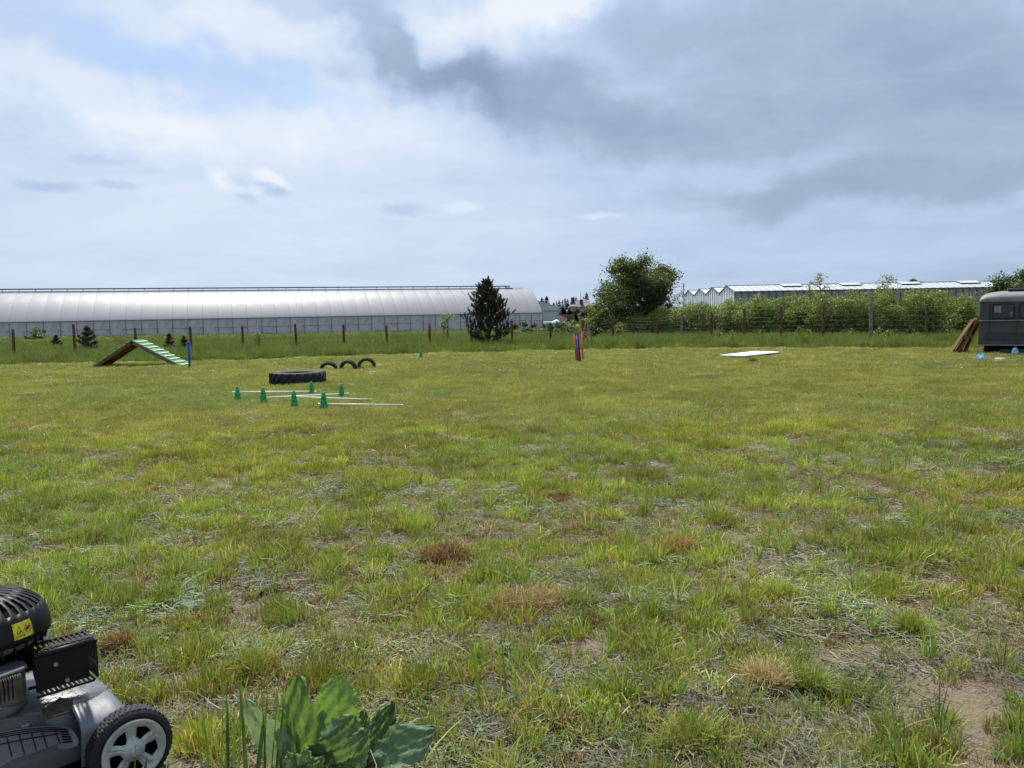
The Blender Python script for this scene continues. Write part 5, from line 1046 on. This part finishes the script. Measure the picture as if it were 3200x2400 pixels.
def broad_plant():
    root = ground(1045, 2440); T = thing('broad_leaved_plant', 'large broad-leaved green weed with crinkled leaves at the bottom edge', 'plant', root)
    def leaf(nm, label, base, tip, Yb, Yt, width, facing, col, bend=.02, wav=.012, round_=.55, crk=.006, curl=.0, seed=0):
        zx = lambda q: (640 + q[0] / 2.765, 2060 + q[1] / 2.765); b0 = at(*zx(base), Yb); t0 = at(*zx(tip), Yt); d = t0 - b0; L = d.length; dn = d.normalized(); f = Vector(facing); f = (f - dn * f.dot(dn)).normalized(); s = dn.cross(f).normalized(); rs = np.random.default_rng(seed); ph = rs.random(8) * 6; nu, nv = 52, 20; vs = []; cs = []
        W = width / 2
        for i in range(nu + 1):
            u = i / nu; prof = (math.sin(PI * min(1, u ** round_ * .985 + .01)) ** .40)
            for j in range(nv + 1):
                v = j / nv * 2 - 1; edge = abs(v); ser = 1 + .06 * math.sin(64 * u + ph[0] + (v > 0)) * (edge > .85) + .07 * math.sin(11 * u + ph[1]) * edge
                x = W * prof * v * ser; rip = 1.6 * wav * math.sin(9.5 * u + ph[2] + (1.6 if v > 0 else 0)) * edge ** 2; cr = 1.5 * crk * math.sin(23 * u + 8 * v + ph[3]) * math.sin(17 * v + 6 * u + ph[4]); vein = abs(((u * 6.5 - edge * 1.25) % 1) - .5) < .06 and edge < .86; mid = edge < .055
                n_ = bend * (4 * u * (1 - u)) + rip + cr - .10 * W * (1 - edge) ** 2 * 1.5 - (.004 if mid else 0) - (.0015 if vein else 0) - curl * u ** 3; p = b0 + dn * (L * u) + s * x + f * n_
                vs.append(p - root); c = np.array(col) * (.9 + .2 * rs.random()); c = c * .35 + np.array([.26, .34, .13]) * .65 if mid else (c * .7 + np.array([.2, .28, .09]) * .3 if vein else c); c = c * .75 + np.array([.24, .30, .18]) * .25 if edge > .97 else c; cs.append((*c, 1))
        b = MB(); w = nv + 1; b.add(vs, [(i * w + j, (i + 1) * w + j, (i + 1) * w + j + 1, i * w + j + 1) for i in range(nu) for j in range(nv)]); b.c = cs; o = b.build(nm, M_broad, T, smooth=True); o['label'] = label
        st = MB(); g = root + Vector((rs.uniform(-.02, .02), rs.uniform(-.02, .02), -.02)); st.tube([g - root, (g.lerp(b0, .6) - root) + Vector((0, 0, -.01)), b0 - root + dn * .02], [.006, .005, .003], 6); st.c = [(.16, .22, .07, 1)] * len(st.v); st.build('leaf_stalk', M_broad, o)
    G1, G2, G3, BG = (.19, .29, .075), (.145, .23, .075), (.125, .195, .085), (.23, .30, .22)
    leaf('leaf', 'light green round upright leaf', (1135, 640), (1150, 150), 2.62, 2.64, .150, (.05, -1, .25), G1, .015, .006, .62, .003, seed=1)
    leaf('leaf', 'tall upright leaf left of the round one', (888, 850), (795, 150), 2.58, 2.60, .165, (-.1, -1, .15), G2, .02, .016, .42, .007, seed=2)
    leaf('leaf', 'pale blue-green leaf drooping to the left', (790, 960), (352, 365), 2.55, 2.50, .105, (-.35, -.55, .8), BG, .02, .010, .6, .004, seed=3)
    leaf('leaf', 'small yellow-green leaf on the left', (770, 830), (640, 450), 2.56, 2.54, .072, (-.1, -1, .2), G1, .01, .006, .6, .003, seed=4)
    leaf('leaf', 'wide dark leaf in the middle', (1080, 1010), (1290, 500), 2.54, 2.55, .190, (.1, -1, .35), G3, .02, .014, .55, .006, seed=5)
    leaf('leaf', 'dark front leaf with a pale midrib', (1160, 1010), (1390, 630), 2.50, 2.49, .110, (.25, -1, .45), G3, .02, .01, .5, .004, seed=6)
    leaf('leaf', 'crinkled leaf with curled tip on the right', (1400, 900), (1625, 360), 2.58, 2.60, .100, (.15, -1, .2), (.10, .17, .075), .02, .02, .42, .010, seed=7)
    leaf('leaf', 'broad blue-green leaf spreading to the right', (1380, 1010), (1985, 615), 2.52, 2.46, .150, (.15, -.6, .8), (.14, .21, .125), .03, .014, .55, .006, seed=8)
    leaf('leaf', 'low leaf pointing down in front', (880, 960), (720, 815), 2.48, 2.44, .10, (-.1, -.9, .5), G3, .015, .012, .6, .005, seed=9)
    leaf('leaf', 'low leaf at the bottom edge, right of the low front leaf', (900, 1000), (1010, 850), 2.47, 2.42, .085, (.1, -.9, .5), G3, .015, .012, .6, .005, seed=10)
    leaf('leaf', 'small curled leaf behind on the right', (1330, 700), (1375, 450), 2.64, 2.66, .06, (.1, -1, .1), G2, .01, .012, .6, .006, curl=.02, seed=11)
broad_plant()

# ------------------------------------------------------------------ clumps and tall stalks
M_clump = leafmat('clump_blades', .25, .6, .2)
def clump(label, px, py, wpx, kinds, group='dead grass clumps'):
    p = ground(px, py); r = wpx / FPX * p.y / 2; KEEP.append((p.x, p.y - .08, r * .8)); T = thing('grass_clump', label, 'grass clump', p, 0, group)
    for nm, (dx, n, h0, h1, base, top, dry, rr_) in kinds.items():
        parts = []; k = 6
        for j in range(k):
            ox, oy = rng.uniform(-.5, .5) * r * rr_, rng.uniform(-.4, .4) * r * rr_; q = .5 + .35 * rng.random(); d = blades(int(n * 4.2 / k), r * rr_ * q, h0 * (.7 + .6 * rng.random()), h1 * (.75 + .4 * rng.random()), .0016, .0038, .6, 3, .6, base=base * (.7 + .3 * rng.random()), top=top, basefrac=.6, dry=dry, curl=1.2, outward=.15); parts.append((d[0] + np.array([ox, oy, 0]), d[1], d[2]))
        d = joinp(*parts); o = link(nm, np_mesh(nm, *d[:2], M_clump, d[2]), T, (dx * r, 0, 0))
BR = np.array([[.17, .088, .042], [.21, .115, .058], [.12, .065, .035], [.26, .155, .075]]); OR = np.array([[.30, .15, .045], [.25, .12, .035], [.34, .22, .08]]); BLO = np.array([[.50, .40, .22], [.42, .32, .16], [.58, .50, .32]])
clump('brown matted dead grass clump left of the field centre', 1400, 1752, 165, {'dead_blades': (-.1, 900, .07, .13, BR, np.vstack([BR, BLO[:1]]), .06, 1.0), 'green_blades': (.75, 120, .07, .12, STRAW, GREEN, .1, .4)})
clump('orange-brown grass clump with green blades on its right side', 2120, 1735, 150, {'dead_blades': (0, 700, .06, .125, OR, np.vstack([OR, BLO[:1], GREEN[3:4]]), .1, 1.0), 'green_blades': (1.0, 200, .05, .10, STRAW, GREEN, .15, .6)})
clump('small brownish dead clump above the field centre', 1742, 1558, 100, {'dead_blades': (0, 300, .02, .05, BR, np.vstack([BR, OR]), .2, 1.0)})
clump('wide stubbly straw-yellow clump in the middle foreground', 1665, 1885, 270, {'dead_blades': (0, 620, .05, .095, OR, np.vstack([BLO * .8, GREEN[3:4]]), .15, 1.0)})
clump('blond cut stubble clump at the lower right', 2420, 2150, 150, {'dead_blades': (-.1, 460, .06, .115, BR, BLO, .1, .9), 'green_blades': (1.35, 240, .05, .12, STRAW * .6, GREEN[:3], .05, .9)})
clump('brown dead clump just beyond the mower engine', 352, 2025, 110, {'dead_blades': (0, 420, .04, .09, BR, np.vstack([BR, BLO[:1]]), .15, 1.0)})
clump('orange-based tuft above the broad-leaved plant', 785, 2110, 190, {'dead_blades': (0, 330, .04, .09, OR, OR, .2, .9), 'green_blades': (.1, 240, .08, .15, OR, GREEN, .1, .8)})
clump('low brown withered clump at the lower right edge', 2900, 2345, 170, {'dead_blades': (0, 260, .015, .04, BR, np.vstack([BR, OR]), .2, 1.0)})
clump('green tuft with yellow base, right foreground', 2850, 1985, 110, {'dead_blades': (-.5, 120, .03, .06, OR, OR, .2, .6), 'green_blades': (0, 260, .07, .125, STRAW, GREEN[:4], .06, .8)})
clump('dense green tuft at the bottom right of centre', 2150, 2330, 190, {'dead_blades': (0, 160, .03, .07, OR, STRAW, .2, .8), 'green_blades': (0, 260, .06, .11, STRAW * .7, GREEN[1:4], .06, 1.0)})
clump('dark tussock standing right in front of the white platform', 2352, 1136, 26, {'green_blades': (0, 160, .12, .24, MEADOW * .6, MEADOW * .6, .05, 1.0)})
def stalks():
    V, F, C, o = [], [], [], 0
    def blade(base, tip, w, col, bend):
        nonlocal o
        b0 = Vector(base); t0 = Vector(tip); d = t0 - b0; s = d.cross(Vector((0, 1, 0.1))).normalized(); n = 8
        for i in range(n + 1):
            t = i / n; p = b0 + d * t + Vector(bend) * math.sin(PI * t * .5) * t; ww = w / 2 * (1 - t ** 3 * .85)
            for sg in (-1, 1): V.append(p + s * sg * ww + Vector((0, .3 * ww * abs(sg), 0))); C.append(np.array(col) * (.8 + .3 * t))
        for i in range(n): F.append((o + 2 * i, o + 2 * i + 1, o + 2 * i + 3, o + 2 * i + 2))
        o += 2 * (n + 1)
    gr = [(.085, .16, .03), (.11, .19, .04), (.07, .13, .04), (.14, .20, .04)]
    for px, top, w, lean in ((690, 2110, .006, 10), (716, 2120, .010, -14), (745, 2085, .005, 16), (763, 2060, .005, -10), (772, 2120, .012, -18), (800, 2180, .014, 26), (824, 2080, .005, 6), (830, 2068, .005, -4), (860, 2130, .007, 18), (878, 2150, .008, -12), (655, 2170, .007, -14), (705, 2200, .013, 20), (735, 2230, .012, -22), (905, 2160, .007, 20), (930, 2190, .006, -16), (845, 1860, .0035, 45), (632, 2240, .006, -8), (420, 2325, .007, 4), (445, 2365, .011, 18), (1565, 2010, .005, -8), (1585, 1960, .006, -20), (1500, 1990, .011, -22), (1610, 2000, .005, 12), (1920, 2080, .006, -24), (1010, 1850, .003, 10)):
        base_y = 2450 if px < 960 else (2200 if px < 1900 else 2240)
        if px == 1010: base_y = 1950
        b0 = ground(px, base_y); t0 = at(px + lean, top, b0.y); blade(b0, t0, w, random.choice(gr), (random.uniform(-.02, .02), 0, 0))
    for px, y0, y1 in ((1398, 1392, 1285), (1190, 1465, 1405), (1930, 1560, 1470), (1050, 1620, 1560), (1480, 1700, 1640), (2560, 1800, 1730)):
        b0 = ground(px, y0); blade(b0, at(px + random.uniform(-8, 8), y1, b0.y), .005 * max(1, b0.y / 5), (.10, .17, .04), (0, 0, 0))
    o_ = link('tall_grass_stalks', np_mesh('tall_grass_stalks', [tuple(q) for q in V], F, MLEAF, np.array(C))); kind(o_, 'stuff'); o_['label'] = 'single tall green grass stalks standing above the mown lawn'; o_['category'] = 'grass'
stalks()
lawn(); meadow()
